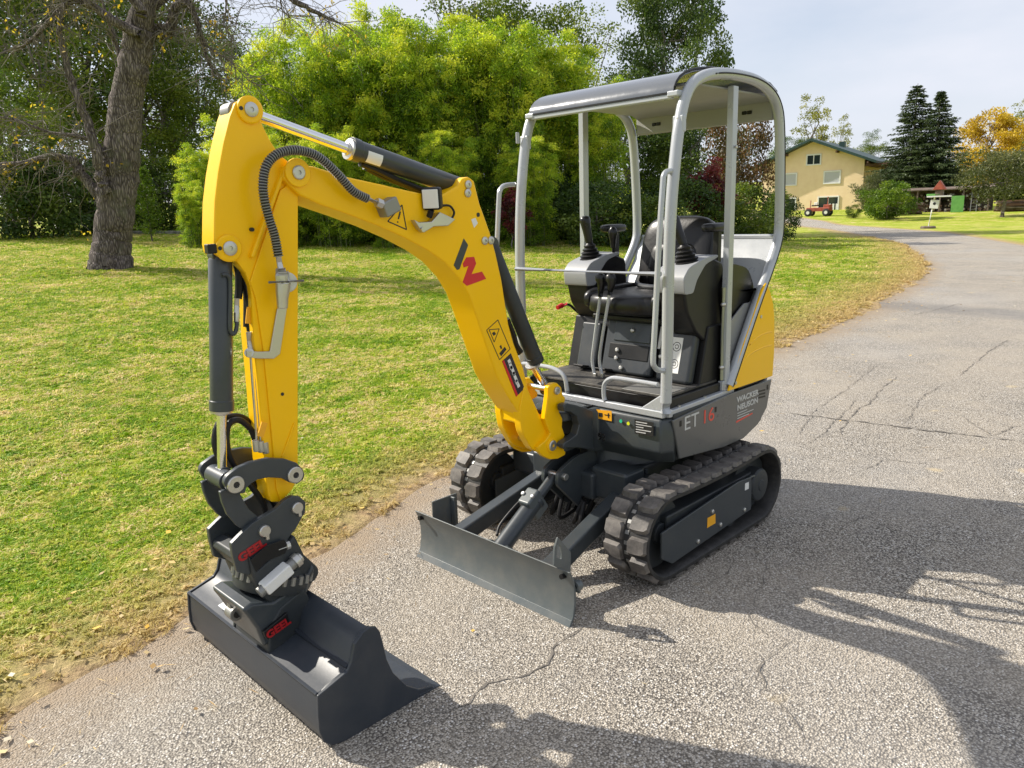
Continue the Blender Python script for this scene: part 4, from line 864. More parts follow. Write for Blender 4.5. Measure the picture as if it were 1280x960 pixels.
def lawn_mat(name, blade):
    b = NB(name); p = b.pos()
    big = b.noise(p, .55, 5, .62); mid = b.noise(p, 2.6, 5, .65); fine = b.noise(p, 16, 4, .65)
    f = b.math('ADD', b.math('MULTIPLY', big, .5), b.math('MULTIPLY', mid, .5))
    if blade:
        rn = b.n('ShaderNodeObjectInfo').outputs['Random']
        f = b.math('ADD', f, b.math('MULTIPLY', b.math('SUBTRACT', rn, .5), .30))
        green = b.ramp(f, [(.35, (.18, .33, .010)), (.45, (.33, .47, .016)), (.52, (.51, .56, .05)), (.58, (.68, .61, .18)), (.68, (.80, .66, .36))])
    else:
        f = b.math('ADD', f, b.math('MULTIPLY', b.math('SUBTRACT', fine, .5), .34))
        green = b.ramp(f, [(.35, (.17, .25, .014)), (.46, (.26, .33, .024)), (.53, (.37, .39, .06)), (.59, (.47, .41, .15)), (.72, (.56, .43, .23))])
    e = b.n('ShaderNodeAttribute', attribute_name='edge').outputs['Fac']
    if not blade:
        en = b.math('ADD', e, b.math('MULTIPLY', b.math('SUBTRACT', b.noise(p, 3.5, 5, .7), .5), .75))
        c = b.mix(b.ramp(en, [(.05, 1.), (.35, .65), (.75, .12), (1.05, 0.)]), green, b.mix(b.ramp(fine, [(.35, 0.), (.65, 1.)]), (.24, .165, .095), (.50, .37, .20)))
        b.principled(c, .95, 0, b.bump(b.math('ADD', fine, b.noise(p, 70, 4, .7)), .9, .02), spec=.15)
    else:
        ei = b.n('ShaderNodeAttribute', attribute_name='edge_i', attribute_type='INSTANCER').outputs['Fac']
        c = b.mix(b.ramp(ei, [(.08, .9), (.35, .55), (.85, .0)]), green, (.60, .44, .20))
        pr = b.principled(c, .6, 0, spec=.3)
        tr = b.n('ShaderNodeBsdfTranslucent', {'Color': c}); ms = b.n('ShaderNodeMixShader', {0: .4}); b.l(pr.outputs[0], ms.inputs[1]); b.l(tr.outputs[0], ms.inputs[2]); b.l(ms.outputs[0], b.out.inputs[0])
lawn_mat('lawn_soil', False); lawn_mat('grass_blade', True)

def edge_x(y, wob=True):
    x = interp(EDGE, y)
    if wob: x = x+(vnoise(y, 0*y, 1.3, 1)-.5)*.22+(vnoise(y, 0*y, 5, 2)-.5)*.12
    return x
# road sheet
yy = np.concatenate([np.linspace(9, -8, 260), np.linspace(-8.2, -30, 120), np.linspace(-30.5, -76, 70)]); nu = len(yy); nv = 40
V = []; ed = []; pa = []
for y in yy:
    xl = float(interp(EDGE, y))+.35; xr = float(interp(REDGE, y)); t = np.concatenate([np.linspace(0, .25, 22), np.linspace(.28, 1, nv-22)])
    x = xl+(xr-xl)*t
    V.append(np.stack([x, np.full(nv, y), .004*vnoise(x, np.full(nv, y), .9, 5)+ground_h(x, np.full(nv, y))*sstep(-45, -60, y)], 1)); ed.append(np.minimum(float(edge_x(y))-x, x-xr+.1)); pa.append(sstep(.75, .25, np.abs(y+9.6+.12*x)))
me = grid_mesh('road', V, nu, nv); attr(me, 'edge', np.concatenate(ed)); attr(me, 'shade_or_turf_patch', np.concatenate(pa)); road = put('road', me, 'asphalt', None, 0, 0)  # road mask: where the tree shade is painted darker
tag(road, 'pale worn asphalt driveway with coarse stones and cracks curving towards the house', kind='structure')
# lawn left of the road
ww = np.concatenate([np.linspace(0, 1.2, 30), np.linspace(1.25, 8, 60), np.linspace(8.3, 30, 50), np.linspace(31, 160, 24)]); nv = len(ww)
yl = np.concatenate([np.linspace(10, -12, 300), np.linspace(-12.2, -40, 120), np.linspace(-41, -120, 50)]); nu = len(yl)
V = []; ed = []
for y in yl:
    x0 = float(edge_x(y)); x = x0+ww; ya = np.full(nv, y)
    z = ground_h(x, ya)+.012*sstep(0, .5, ww)+sstep(.1, 1., ww)*(.05*(vnoise(x, ya, .8, 3)-.5)+.02*(vnoise(x, ya, 4, 4)-.5))*sstep(60, 20, ww)+.006-.02*sstep(.05, 0, ww)
    V.append(np.stack([x, ya, z], 1)); ed.append(ww/(1+1.1*float(sstep(-1, -6, y))))
ME_LAWN = grid_mesh('lawn', V, nu, nv); attr(ME_LAWN, 'edge', np.concatenate(ed)*(1)); lawn = put('lawn', ME_LAWN, 'lawn_soil', None, 0, 0)
tag(lawn, 'sunlit patchy green lawn with dry straw patches left of the driveway', kind='structure')
# lawn right of the road and the wide ground under everything
yl = np.linspace(12, -130, 150); ww = np.concatenate([np.linspace(0, 3, 16), np.linspace(3.5, 150, 40)]); V = []; ed = []
for y in yl:
    x = float(interp(REDGE, y))+.05-ww; ya = np.full(len(ww), y); V.append(np.stack([x, ya, ground_h(x, ya)+.01*sstep(0, .4, ww)-.004+.004*sstep(-45,-60,y)], 1)); ed.append(ww)
me = grid_mesh('meadow', V, len(yl), len(ww)); attr(me, 'edge', np.concatenate(ed)); o = put('meadow', me, 'lawn_soil', None, 0, 0); tag(o, 'far lawn right of the driveway bend', kind='structure')
xs_ = np.linspace(-400, 600, 60); ys_ = np.linspace(-700, 300, 60); V = []
for x in xs_:
    xa = np.full(60, x); V.append(np.stack([xa, ys_, ground_h(xa, ys_)-.25-.5*sstep(20, 80, np.hypot(xa-CAM.x, ys_-CAM.y))], 1))
me = grid_mesh('terrain', V, 60, 60); attr(me, 'edge', np.full(3600, 5.)); o = put('terrain', me, 'lawn_soil', None, 0, 0); tag(o, 'wide grassy ground around the driveway', kind='structure')

# cracks in the asphalt
b = NB('crack_soil'); b.principled(b.ramp(b.noise(b.pos(), 30, 3), [(.3, (.075, .067, .06)), (.7, (.20, .18, .155))]), .95)
def crack(pts, w, seed, jit=.02):
    rr = random.Random(seed); P = [Vector((x, y, 0)) for x, y in pts]; Q = [P[0]]
    for a, c in zip(P[:-1], P[1:]):
        n = max(2, int((c-a).length/.03)); d = (c-a).normalized(); s = Vector((-d.y, d.x, 0))
        o = 0
        for k in range(1, n+1):
            o = o*.7+rr.uniform(-jit, jit)*.6 if k < n else 0; Q.append(a.lerp(c, k/n)+s*o)
    m = MB(); v = []; f = []
    for i, q in enumerate(Q):
        d = (Q[min(i+1, len(Q)-1)]-Q[max(i-1, 0)]).normalized(); s = Vector((-d.y, d.x, 0)); e = min(i, len(Q)-1-i); ww_ = .8*w*min(1, .25+e*.15)*rr.uniform(.15, 1.5)
        v += [q+s*ww_/2+Vector((0, 0, .0065)), q-s*ww_/2+Vector((0, 0, .0065))]
        if i: f.append((2*i-2, 2*i-1, 2*i+1, 2*i))
    m.add(v, f); return m.build('crack', 'crack_soil', road, 0, 0)
for k, (pts, w) in enumerate([([(-0.534, 1.142), (-0.558, 1.357), (-0.618, 1.447), (-0.581, 1.602), (-0.532, 1.679), (-0.56, 1.839), (-0.511, 1.924)], .010), ([(-0.816, 0.094), (-0.93, 0.365), (-1.001, 0.624)], .006),
    ([(-1.152, 0.846), (-1.28, 1.034), (-1.362, 1.08), (-1.447, 1.143), (-1.517, 1.209)], .008), ([(-1.189, 0.918), (-1.212, 0.77), (-1.216, 0.676)], .006), ([(0.321, -2.501), (-0.102, -2.553), (-0.554, -2.62), (-0.966, -2.683), (-1.288, -2.766)], .022),
    ([(0.109, -4.429), (-0.035, -3.502), (-0.15, -2.59), (-0.273, -2.129)], .010), ([(-1.187, -3.26), (-1.093, -2.784), (-0.77, -3.226)], .008), ([(-0.179, -1.8), (-0.101, -2.404), (0.045, -3.259)], .008),
    ([(-0.345, -4.327), (-0.371, -3.576), (-0.517, -2.732)], .008), ([(-0.029, -1.934), (0.174, -2.746), (0.271, -3.662), (0.437, -4.93)], .007), ([(-0.36, -4.772), (-0.246, -6.249), (-0.229, -7.203)], .010), ([(0.715, -11.02), (1.167, -10.52), (1.332, -8.742)], .014),
    ([(-0.739, 0.534), (-0.747, 0.373), (-0.693, 0.201)], .006), ([(-0.711, -0.604), (-0.939, -0.581), (-0.973, -0.827)], .005), ([(-0.894, 0.494), (-1.001, 0.624), (-1.147, 0.738)], .004), ([(-0.677, -1.438), (-0.726, -1.786), (-0.909, -1.83), (-1.053, -2.161)], .006)]): crack(pts, w, k)

# ---- grass tufts (real blades, scattered over the lawn)
tufts = bpy.data.collections.new('grass_tufts')
rnd = random.Random(5)
for k in range(6):
    m = MB(); nb_ = 16; broad = k in (1, 4)
    for i in range(nb_):
        a = rnd.uniform(0, 6.28); r0 = rnd.uniform(0, .03); l = rnd.uniform(.02, .045)*(.8 if broad else 1); lean = rnd.uniform(.6, 1.7); wd = rnd.uniform(.004, .007) if broad else rnd.uniform(.0018, .0032)
        b0 = Vector((math.cos(a)*r0, math.sin(a)*r0, -.004)); dr = Vector((math.cos(a+rnd.uniform(-1, 1)), math.sin(a+rnd.uniform(-1, 1)), 0)); sdv = Vector((-dr.y, dr.x, 0))
        p1 = b0+dr*l*.35*lean+Vector((0, 0, l*.65)); p2 = b0+dr*l*.95*lean+Vector((0, 0, l*(.95-.42*lean)))
        m.add([b0-sdv*wd, b0+sdv*wd, p1+sdv*wd, p1-sdv*wd, p2], [(0, 1, 2, 3), (3, 2, 4)])
    me = m.mesh('grass_tuft'); me.materials.append(MT['grass_blade']); o = bpy.data.objects.new('grass_tuft', me); tufts.objects.link(o)
g = bpy.data.node_groups.new('scatter_grass', 'GeometryNodeTree')
g.interface.new_socket('Geometry', in_out='INPUT', socket_type='NodeSocketGeometry'); g.interface.new_socket('Geometry', in_out='OUTPUT', socket_type='NodeSocketGeometry')
def gn(t, **k):
    n = g.nodes.new(t)
    for a, b_ in k.items(): setattr(n, a, b_)
    return n
gi = gn('NodeGroupInput'); go = gn('NodeGroupOutput')
dp = gn('GeometryNodeDistributePointsOnFaces', distribute_method='RANDOM')
na = gn('GeometryNodeInputNamedAttribute', data_type='FLOAT'); na.inputs[0].default_value = 'dens'
ns = gn('GeometryNodeInputNamedAttribute', data_type='FLOAT'); ns.inputs[0].default_value = 'size'
ne = gn('GeometryNodeInputNamedAttribute', data_type='FLOAT'); ne.inputs[0].default_value = 'edge'
ci = gn('GeometryNodeCollectionInfo'); ci.inputs[0].default_value = tufts; ci.inputs['Separate Children'].default_value = True; ci.inputs['Reset Children'].default_value = True
ip = gn('GeometryNodeInstanceOnPoints'); ip.inputs['Pick Instance'].default_value = True
rv = gn('FunctionNodeRandomValue', data_type='FLOAT_VECTOR'); rv.inputs[0].default_value = (-.25, -.25, 0); rv.inputs[1].default_value = (.25, .25, 6.28)
rs_ = gn('FunctionNodeRandomValue', data_type='FLOAT'); rs_.inputs[2].default_value = .6; rs_.inputs[3].default_value = 1.35
mu = gn('ShaderNodeMath', operation='MULTIPLY'); st_ = gn('GeometryNodeStoreNamedAttribute', data_type='FLOAT', domain='INSTANCE'); st_.inputs['Name'].default_value = 'edge_i'
GL = g.links.new
GL(gi.outputs[0], dp.inputs['Mesh']); GL(na.outputs[0], dp.inputs['Density']); GL(dp.outputs['Points'], ip.inputs['Points']); GL(ci.outputs[0], ip.inputs['Instance']); GL(rv.outputs[0], ip.inputs['Rotation'])
GL([s for s in rs_.outputs if s.enabled][0], mu.inputs[0]); GL([s for s in ns.outputs if s.enabled][0], mu.inputs[1]); GL(mu.outputs[0], ip.inputs['Scale'])
GL(ip.outputs[0], st_.inputs['Geometry']); GL([s for s in ne.outputs if s.enabled][0], [s for s in st_.inputs if s.name == 'Value' and s.enabled][0]); GL(st_.outputs[0], go.inputs[0])
yl = np.concatenate([np.linspace(5.2, -8, 110), np.linspace(-8.3, -34, 70)]); ww = np.concatenate([np.linspace(.02, 2.5, 40), np.linspace(2.6, 12, 40), np.linspace(12.6, 34, 40)])
V = []; ed = []; de = []; sz = []
for y in yl:
    x = float(edge_x(y))+ww; ya = np.full(len(ww), y)
    z = ground_h(x, ya)+.012*sstep(0, .5, ww)+sstep(.1, 1., ww)*(.05*(vnoise(x, ya, .8, 3)-.5)+.02*(vnoise(x, ya, 4, 4)-.5))*sstep(60, 20, ww)+.006
    V.append(np.stack([x, ya, z], 1)); ed.append(ww/(1+1.1*float(sstep(-1, -6, y))))
    rel = np.stack([x-CAM.x, ya-CAM.y], 1); fw = rel @ np.array([.7113, -.7029]); lat = rel @ np.array([-.7029, -.7113]); d = np.hypot(rel[:, 0], rel[:, 1])
    vis = ((np.abs(lat) < .74*fw+.6) & (fw > 1)).astype(float)
    cover = sstep(.0, .75, ww+(vnoise(x, ya, 2.6, 8)-.5)*.7)*.9+.1*sstep(0, .3, ww)
    shade_or_turf_patch = sstep(.18, .55, .5*vnoise(x, ya, .9, 11)+.5*vnoise(x, ya, 3.5, 12))*.75+.25
    size = np.clip(.55+d*.06, .75, 2.2); sz.append(size*(.75+.5*vnoise(x, ya, 1.7, 14)))
    de.append(vis*cover*shade_or_turf_patch*np.clip(1700/size**2, 60, 1700))
me = grid_mesh('grass', V, len(yl), len(ww)); attr(me, 'edge', np.concatenate(ed)); attr(me, 'dens', np.concatenate(de)); attr(me, 'size', np.concatenate(sz))
me.materials.append(MT['grass_blade']); gr = put('grass', me, None, None, 0, 0)
mod = gr.modifiers.new('scatter', 'NODES'); mod.node_group = g
tag(gr, 'short patchy lawn grass with clover and dry straw', 'grass', kind='stuff')
# dry straw, chips and fallen leaves along the verge
b = NB('litter'); cc = b.ramp(b.n('ShaderNodeAttribute', attribute_name='var').outputs['Fac'], [(0., (.22, .13, .05)), (.35, (.42, .27, .10)), (.6, (.52, .42, .22)), (.8, (.60, .36, .03)), (1., (.6, .56, .45))]); b.principled(cc, .8)
npr = np.random.default_rng(7); n = 4200
ly = npr.uniform(-16, 4.6, n); off = np.where(npr.random(n) < .6, npr.normal(.25, .28, n), np.where(npr.random(n) < .6, npr.uniform(.3, 9, n), -npr.exponential(.5, n)))
lx = edge_x(ly)+off; keep = (lx > -3); ly, lx, off = ly[keep], lx[keep], off[keep]; n = len(lx)
lz = ground_h(lx, ly)+np.where(off > 0, .03, .012)+npr.random(n)*.012
ang = npr.uniform(0, 6.28, n); straw = npr.random(n) < .75; ln = np.where(straw, npr.uniform(.012, .04, n), npr.uniform(.012, .024, n)); wd = np.where(straw, npr.uniform(.001, .0022, n), ln*npr.uniform(.4, .7, n))
dx = np.stack([np.cos(ang), np.sin(ang), npr.uniform(-.25, .25, n)], 1); sx_ = np.stack([-np.sin(ang), np.cos(ang), npr.uniform(-.4, .4, n)], 1); c0_ = np.stack([lx, ly, lz], 1)
V = np.stack([c0_-dx*ln[:, None], c0_+sx_*wd[:, None], c0_+dx*ln[:, None], c0_-sx_*wd[:, None]], 1).reshape(-1, 3)
me = bpy.data.meshes.new('fallen_leaves'); me.from_pydata(V.tolist(), [], (np.arange(n*4).reshape(-1, 4)).tolist()); attr(me, 'var', np.repeat(np.where(straw, npr.uniform(.2, .65, n), npr.random(n)), 4)); me.materials.append(MT['litter'])
o = put('fallen_leaves', me, None, None, 0, 0); tag(o, 'dry straw and fallen leaves strewn along the verge', 'leaf litter', kind='stuff')

# ================================================================== VEGETATION
def leaf_mat(name, stops, trans=.35, rough=.5, nscale=.6):
    b = NB(name); p = b.obj(); v = b.n('ShaderNodeAttribute', attribute_name='var').outputs['Fac']
    f = b.math('ADD', b.math('MULTIPLY', v, .55), b.math('MULTIPLY', b.noise(p, nscale, 3, .6), .45))
    c = b.ramp(f, stops); pr = b.principled(c, rough, 0, spec=.35)
    tr = b.n('ShaderNodeBsdfTranslucent', {'Color': b.mix(.5, c, b.mix(1., c, (1.25, 1.3, .5), 'MULTIPLY'))}); ms = b.n('ShaderNodeMixShader', {0: trans}); b.l(pr.outputs[0], ms.inputs[1]); b.l(tr.outputs[0], ms.inputs[2]); b.l(ms.outputs[0], b.out.inputs[0])
leaf_mat('leaf_bamboo', [(.18, (.07, .13, .014)), (.36, (.20, .33, .024)), (.58, (.42, .54, .035)), (.8, (.64, .64, .06))], .5)
leaf_mat('leaf_dark', [(.25, (.035, .068, .016)), (.55, (.08, .135, .026)), (.85, (.17, .22, .04))], .3)
leaf_mat('leaf_mid', [(.25, (.055, .10, .012)), (.55, (.12, .175, .018)), (.85, (.24, .27, .035))], .35)
leaf_mat('leaf_fresh', [(.25, (.07, .13, .010)), (.55, (.12, .20, .014)), (.85, (.22, .28, .03))], .4)
leaf_mat('leaf_olive', [(.25, (.06, .075, .025)), (.55, (.11, .125, .045)), (.85, (.19, .19, .08))], .3)
leaf_mat('leaf_spruce', [(.25, (.018, .034, .011)), (.55, (.04, .066, .020)), (.85, (.10, .125, .04))], .12)
leaf_mat('leaf_yellow', [(.25, (.34, .22, .02)), (.55, (.60, .41, .03)), (.85, (.76, .62, .10))], .4)
leaf_mat('leaf_red', [(.25, (.055, .010, .014)), (.55, (.13, .018, .022)), (.85, (.24, .04, .04))], .35)
leaf_mat('leaf_rust', [(.25, (.06, .05, .018)), (.5, (.13, .085, .03)), (.8, (.24, .12, .05))], .3)
leaf_mat('leaf_pale', [(.25, (.15, .17, .03)), (.55, (.27, .27, .06)), (.85, (.42, .38, .10))], .4)
b = NB('bark'); p = b.obj(); mpn = b.n('ShaderNodeMapping', {'Vector': p, 'Scale': (1, 1, .16)}).outputs[0]
vr = b.n('ShaderNodeTexVoronoi', {'Vector': mpn, 'Scale': 22.}, feature='DISTANCE_TO_EDGE').outputs[0]; n1 = b.noise(mpn, 9, 6, .7); n2 = b.noise(p, 2.2, 4, .6)
c = b.ramp(b.math('ADD', b.math('MULTIPLY', vr, 1.3), b.math('MULTIPLY', n1, .7)), [(.25, (.028, .022, .02)), (.48, (.115, .095, .09)), (.8, (.27, .23, .215))])
c = b.mix(b.ramp(n2, [(.55, 0.), (.75, .55)]), c, (.14, .15, .09))
b.principled(c, .9, 0, b.bump(b.math('ADD', vr, b.math('MULTIPLY', n1, .8)), 1., .06), spec=.2)
b = NB('bark_thin'); b.principled(b.ramp(b.noise(b.obj(), 6, 4), [(.3, (.11, .094, .085)), (.7, (.26, .23, .21))]), .9, spec=.2)
b = NB('culm'); b.principled((.12, .14, .04), .5)

def leaf_mesh(name, P, D, ln, wd, mat, rng, var=None, roll=None):
    n = len(P); D = D/np.maximum(np.linalg.norm(D, axis=1, keepdims=True), 1e-6)
    up = rng.normal(size=(n, 3)); S = np.cross(D, up); S /= np.maximum(np.linalg.norm(S, axis=1, keepdims=True), 1e-6)
    ln = np.broadcast_to(ln, n)[:, None]*rng.uniform(.7, 1.3, (n, 1)); wd = np.broadcast_to(wd, n)[:, None]*rng.uniform(.7, 1.3, (n, 1))
    V = np.stack([P, P+D*ln*.45+S*wd, P+D*ln, P+D*ln*.45-S*wd], 1).reshape(-1, 3).astype(np.float32)
    me = bpy.data.meshes.new(name); me.vertices.add(4*n); me.vertices.foreach_set('co', V.ravel())
    me.loops.add(4*n); me.loops.foreach_set('vertex_index', np.arange(4*n, dtype=np.int32)); me.polygons.add(n); me.polygons.foreach_set('loop_start', np.arange(0, 4*n, 4, dtype=np.int32)); me.polygons.foreach_set('loop_total', np.full(n, 4, dtype=np.int32))
    me.update(calc_edges=True)
    v = rng.random(n) if var is None else np.clip(var+rng.normal(0, .15, n), 0, 1)
    attr(me, 'var', np.repeat(v, 4)); me.materials.append(MT[mat]); return me
def unit(rng, n):
    v = rng.normal(size=(n, 3)); return v/np.linalg.norm(v, axis=1, keepdims=True)
def crown_clumps(rng, centre, rad, nc, shape='ell', lo=.45):
    d = unit(rng, nc); r = rng.uniform(lo, 1, nc)**.6
    p = d*r[:, None]*(1+.22*np.sin(d[:, :1]*5+rng.uniform(0, 6))*np.cos(d[:, 2:]*4+rng.uniform(0, 6)))
    return centre+p*rad
def clump_leaves(rng, C_, cr_, per, flat=.75, droop=.2, surf=.5):
    nc = len(C_); n = nc*per; d = unit(rng, n); d[:, 2] = np.where(rng.random(n) < .45, np.abs(d[:, 2]), d[:, 2])
    r = rng.random(n)**surf; cidx = np.repeat(np.arange(nc), per); crr = np.repeat(np.broadcast_to(cr_, nc), per)
    P = C_[cidx]+d*(r*crr)[:, None]*np.array([1, 1, flat]); D = d*.7+unit(rng, n)*.8; D[:, 2] -= droop
    var = np.clip(.5+.35*rng.normal(size=nc), 0, 1)[cidx]
    return P, D, var
def limbs(m, rng, base, top, targets, r0, fork=.35):
    base, top = Vector(base), Vector(top); n = 7
    off = [Vector((float(rng.normal(0, .05)), float(rng.normal(0, .05)), 0))*(top-base).length*(k/n) for k in range(n+1)]
    path = [base.lerp(top, k/n)+off[k] for k in range(n+1)]; m.tube(path, [r0*(1.25 if k == 0 else 1)*(1-.8*k/n) for k in range(n+1)], 9)
    for t in targets:
        t = Vector([float(a) for a in t]); f = fork+(1-fork)*rng.random()*.8; k = f*n; i = min(int(k), n-1); s = path[i].lerp(path[i+1], k-i)
        mid = s.lerp(t, .5)+Vector((float(rng.normal(0, .08)), float(rng.normal(0, .08)), -.06))*(t-s).length
        rr = max(.015, r0*(1-.75*f)*.5); m.tube(cr([s, mid, t], 4), [rr*(1-.75*q/8) for q in range(9)], 6)
VARI = {}
def tree_variant(key, H_, rad, cz, nc, per, cr_, ln, wd, leaf, seed, trunk=.18, lo=.45, droop=.2, nl=16, flat=.75, bark='bark_thin', surf=.5):
    if key in VARI: return VARI[key]
    rng = np.random.default_rng(seed); C_ = crown_clumps(rng, np.array([0, 0, cz]), np.array(rad), nc, lo=lo)
    P, D, var = clump_leaves(rng, C_, cr_, per, flat, droop, surf); cm = leaf_mesh('crown', P, D, ln, wd, leaf, rng, var)
    m = MB(); limbs(m, rng, (0, 0, -.1), (0, 0, cz+rad[2]*.5), C_[:nl], trunk); tm = m.mesh('trunk'); tm.materials.append(MT[bark]); tm.shade_smooth()
    VARI[key] = (cm, tm); return VARI[key]
def plant(name, label, cat, xy, key, scale=1, rz=0, group=None, sz=None, z=None, parts=('crown', 'trunk')):
    cm, tm = VARI[key]; e = empty(name, (xy[0], xy[1], gh(*xy) if z is None else z), rz); e.scale = (scale, scale, sz or scale)
    for nm, me in zip(parts, (cm, tm)):
        if me is None: continue
        o = bpy.data.objects.new(nm, me); COL.objects.link(o); o.parent = e
    tag(e, label, cat, group); return e

# ---- bamboo grove
def bamboo_variant(key, seed, Ht=7.6, rad=2.3, nculm=38, npl=14, per=110):
    rng = np.random.default_rng(seed); m = MB(); PP = []; DD = []; VV = []
    for k in range(nculm):
        a = rng.uniform(0, 6.28); r = rad*.42*math.sqrt(rng.random()); h = Ht*rng.uniform(.55, 1.0)*(1-.18*(r/rad)); lean = rng.uniform(.1, .5)*rad*(.35+1.0*r/rad)
        ca = Vector((math.cos(a), math.sin(a), 0)); pts = [ca*r+ca*lean*(t**2.2)+Vector((0, 0, h*(t-.10*t**4))) for t in [0, .25, .5, .75, .9, 1.]]
        m.tube(pts, [.022, .02, .017, .012, .007, .003], 4); path = cr(pts, 6)
        for j in range(npl):
            t = rng.uniform(.04, 1)**.85; q = path[min(int(t*(len(path)-1)), len(path)-1)]; oa = a+rng.normal(0, 1.1); out = np.array([math.cos(oa), math.sin(oa), 0]); L_ = rng.uniform(.25, 1.0)*(1.1-.45*t)
            u = rng.random(per)**.5; cpos = np.array(q)+out*(L_*u)[:, None]+np.array([0, 0, 1])*(L_*(.45*u-.65*u**2))[:, None]+rng.normal(0, 1, (per, 3))*np.array([.105, .105, .07])*(.35+u[:, None])
            d = out*.45+np.array([0, 0, -.30])+unit(rng, per)*.85; PP.append(cpos); DD.append(d); VV.append(np.full(per, np.clip(.12+.55*t+.30*rng.normal(), 0, 1)))
    P = np.concatenate(PP); D = np.concatenate(DD); cm = leaf_mesh('foliage', P, D, .12, .0165, 'leaf_bamboo', rng, np.concatenate(VV))
    tm = m.mesh('culms'); tm.materials.append(MT['culm']); VARI[key] = (cm, tm)
for k in range(3): bamboo_variant('bamboo%d' % k, 40+k)
# (pixel column read as a bearing, distance) baked to metres
bam = [((24.072, -8.355), 0.52, "small lime bamboo clump at the grove's left end"),
       ((24.193, -9.655), 0.68, 'tall bamboo clump second from the left of the grove'),
       ((25.17, -11.512), 0.88, 'bamboo clump above the top of the stick'),
       ((22.96, -11.614), 0.98, 'broad bamboo clump above the stick ram rod'),
       ((23.845, -13.564), 1.08, 'bamboo clump above the gland of the stick ram'),
       ((21.751, -13.55), 1.0, 'bright bamboo clump behind the stick ram barrel'),
       ((22.506, -15.631), 1.14, 'highest bamboo clump above the boom'),
       ((20.095, -15.226), 1.04, 'bamboo clump above the boom work lamp'),
       ((20.689, -17.47), 1.12, 'bamboo clump above the boom shoulder'),
       ((18.709, -17.34), 1.04, 'bamboo clump left of the grab handle'),
       ((18.916, -19.265), 1.06, 'bamboo clump left of the canopy front corner'),
       ((18.051, -20.14), 0.98, 'bamboo clump seen past the front of the canopy'),
       ((16.467, -20.32), 0.78, 'lower bamboo clump seen through the canopy'),
       ((23.013, -7.293), 0.34, 'low bamboo shoot clump left of the grove'),
       ((15.885, -15.929), 0.56, 'low front bamboo clump behind the grab handle'),
       ((20.207, -10.844), 0.6, 'low front bamboo clump behind the boom tip'),
       ((18.876, -12.191), 0.52, 'low front bamboo clump under the warning triangle'),
       ((17.543, -13.54), 0.58, 'low front bamboo clump under the boom emblem'),
       ((21.537, -9.498), 0.55, 'low front bamboo clump behind the stick')]
for i, (xy, s, lb) in enumerate(bam): plant('bamboo_clump', lb, 'bamboo', xy, 'bamboo%d' % (i % 3), s*1.04, i*1.7, 'bamboo grove behind the lawn', parts=('foliage', 'culms'), sz=s*(1.16 if s > .7 else 1.0))

# ---- broadleaf trees behind
tree_variant('dark0', 14, (4.2, 4.2, 6.4), 7.6, 120, 190, 1.05, .17, .06, 'leaf_dark', 61, .25)
tree_variant('dark1', 14, (3.8, 4.4, 6.8), 7.6, 120, 190, 1.0, .17, .06, 'leaf_dark', 62, .25)
tree_variant('dark2', 14, (3.6, 3.6, 6.8), 7.8, 190, 230, .9, .16, .06, 'leaf_dark', 162, .25)
tree_variant('mid0', 14, (3.6, 3.6, 6.5), 8.0, 95, 170, .95, .16, .06, 'leaf_mid', 63, .24, lo=.3)
tree_variant('sparse0', 15, (3.4, 3.4, 6.5), 9.0, 80, 110, .8, .15, .055, 'leaf_mid', 64, .22, lo=.2)
tree_variant('shrub_dark', 3, (1.6, 1.6, 1.35), 1.25, 60, 130, .48, .11, .04, 'leaf_dark', 65, .06, lo=.5)
tree_variant('shrub_mid', 3, (1.5, 1.5, 1.3), 1.2, 60, 130, .46, .10, .04, 'leaf_mid', 66, .06, lo=.5)
tree_variant('shrub_fresh', 3, (1.9, 1.9, 1.5), 1.35, 70, 170, .5, .12, .045, 'leaf_fresh', 67, .06, lo=.55)
tree_variant('red', 3.4, (.9, .9, 1.5), 2.3, 46, 110, .34, .12, .04, 'leaf_red', 68, .05, lo=.3, droop=.9)
tree_variant('rust', 5, (1.9, 1.9, 2.6), 3.2, 80, 110, .6, .13, .05, 'leaf_rust', 69, .09, lo=.3)
tree_variant('yellow', 9, (3.6, 3.6, 3.6), 5.8, 110, 150, .85, .20, .075, 'leaf_yellow', 70, .22, lo=.35)
tree_variant('apple', 5, (3.3, 3.3, 1.9), 3.1, 90, 150, .75, .15, .055, 'leaf_olive', 71, .16, lo=.4)
tree_variant('poplar', 16, (2.2, 2.2, 5.6), 9.5, 46, 75, .75, .22, .08, 'leaf_pale', 72, .2, lo=.2)
tree_variant('willow', 3.5, (1.9, 1.5, 1.6), 1.7, 70, 130, .5, .24, .022, 'leaf_olive', 73, .05, lo=.3, droop=-.5)
G1 = 'dark trees behind the lawn'
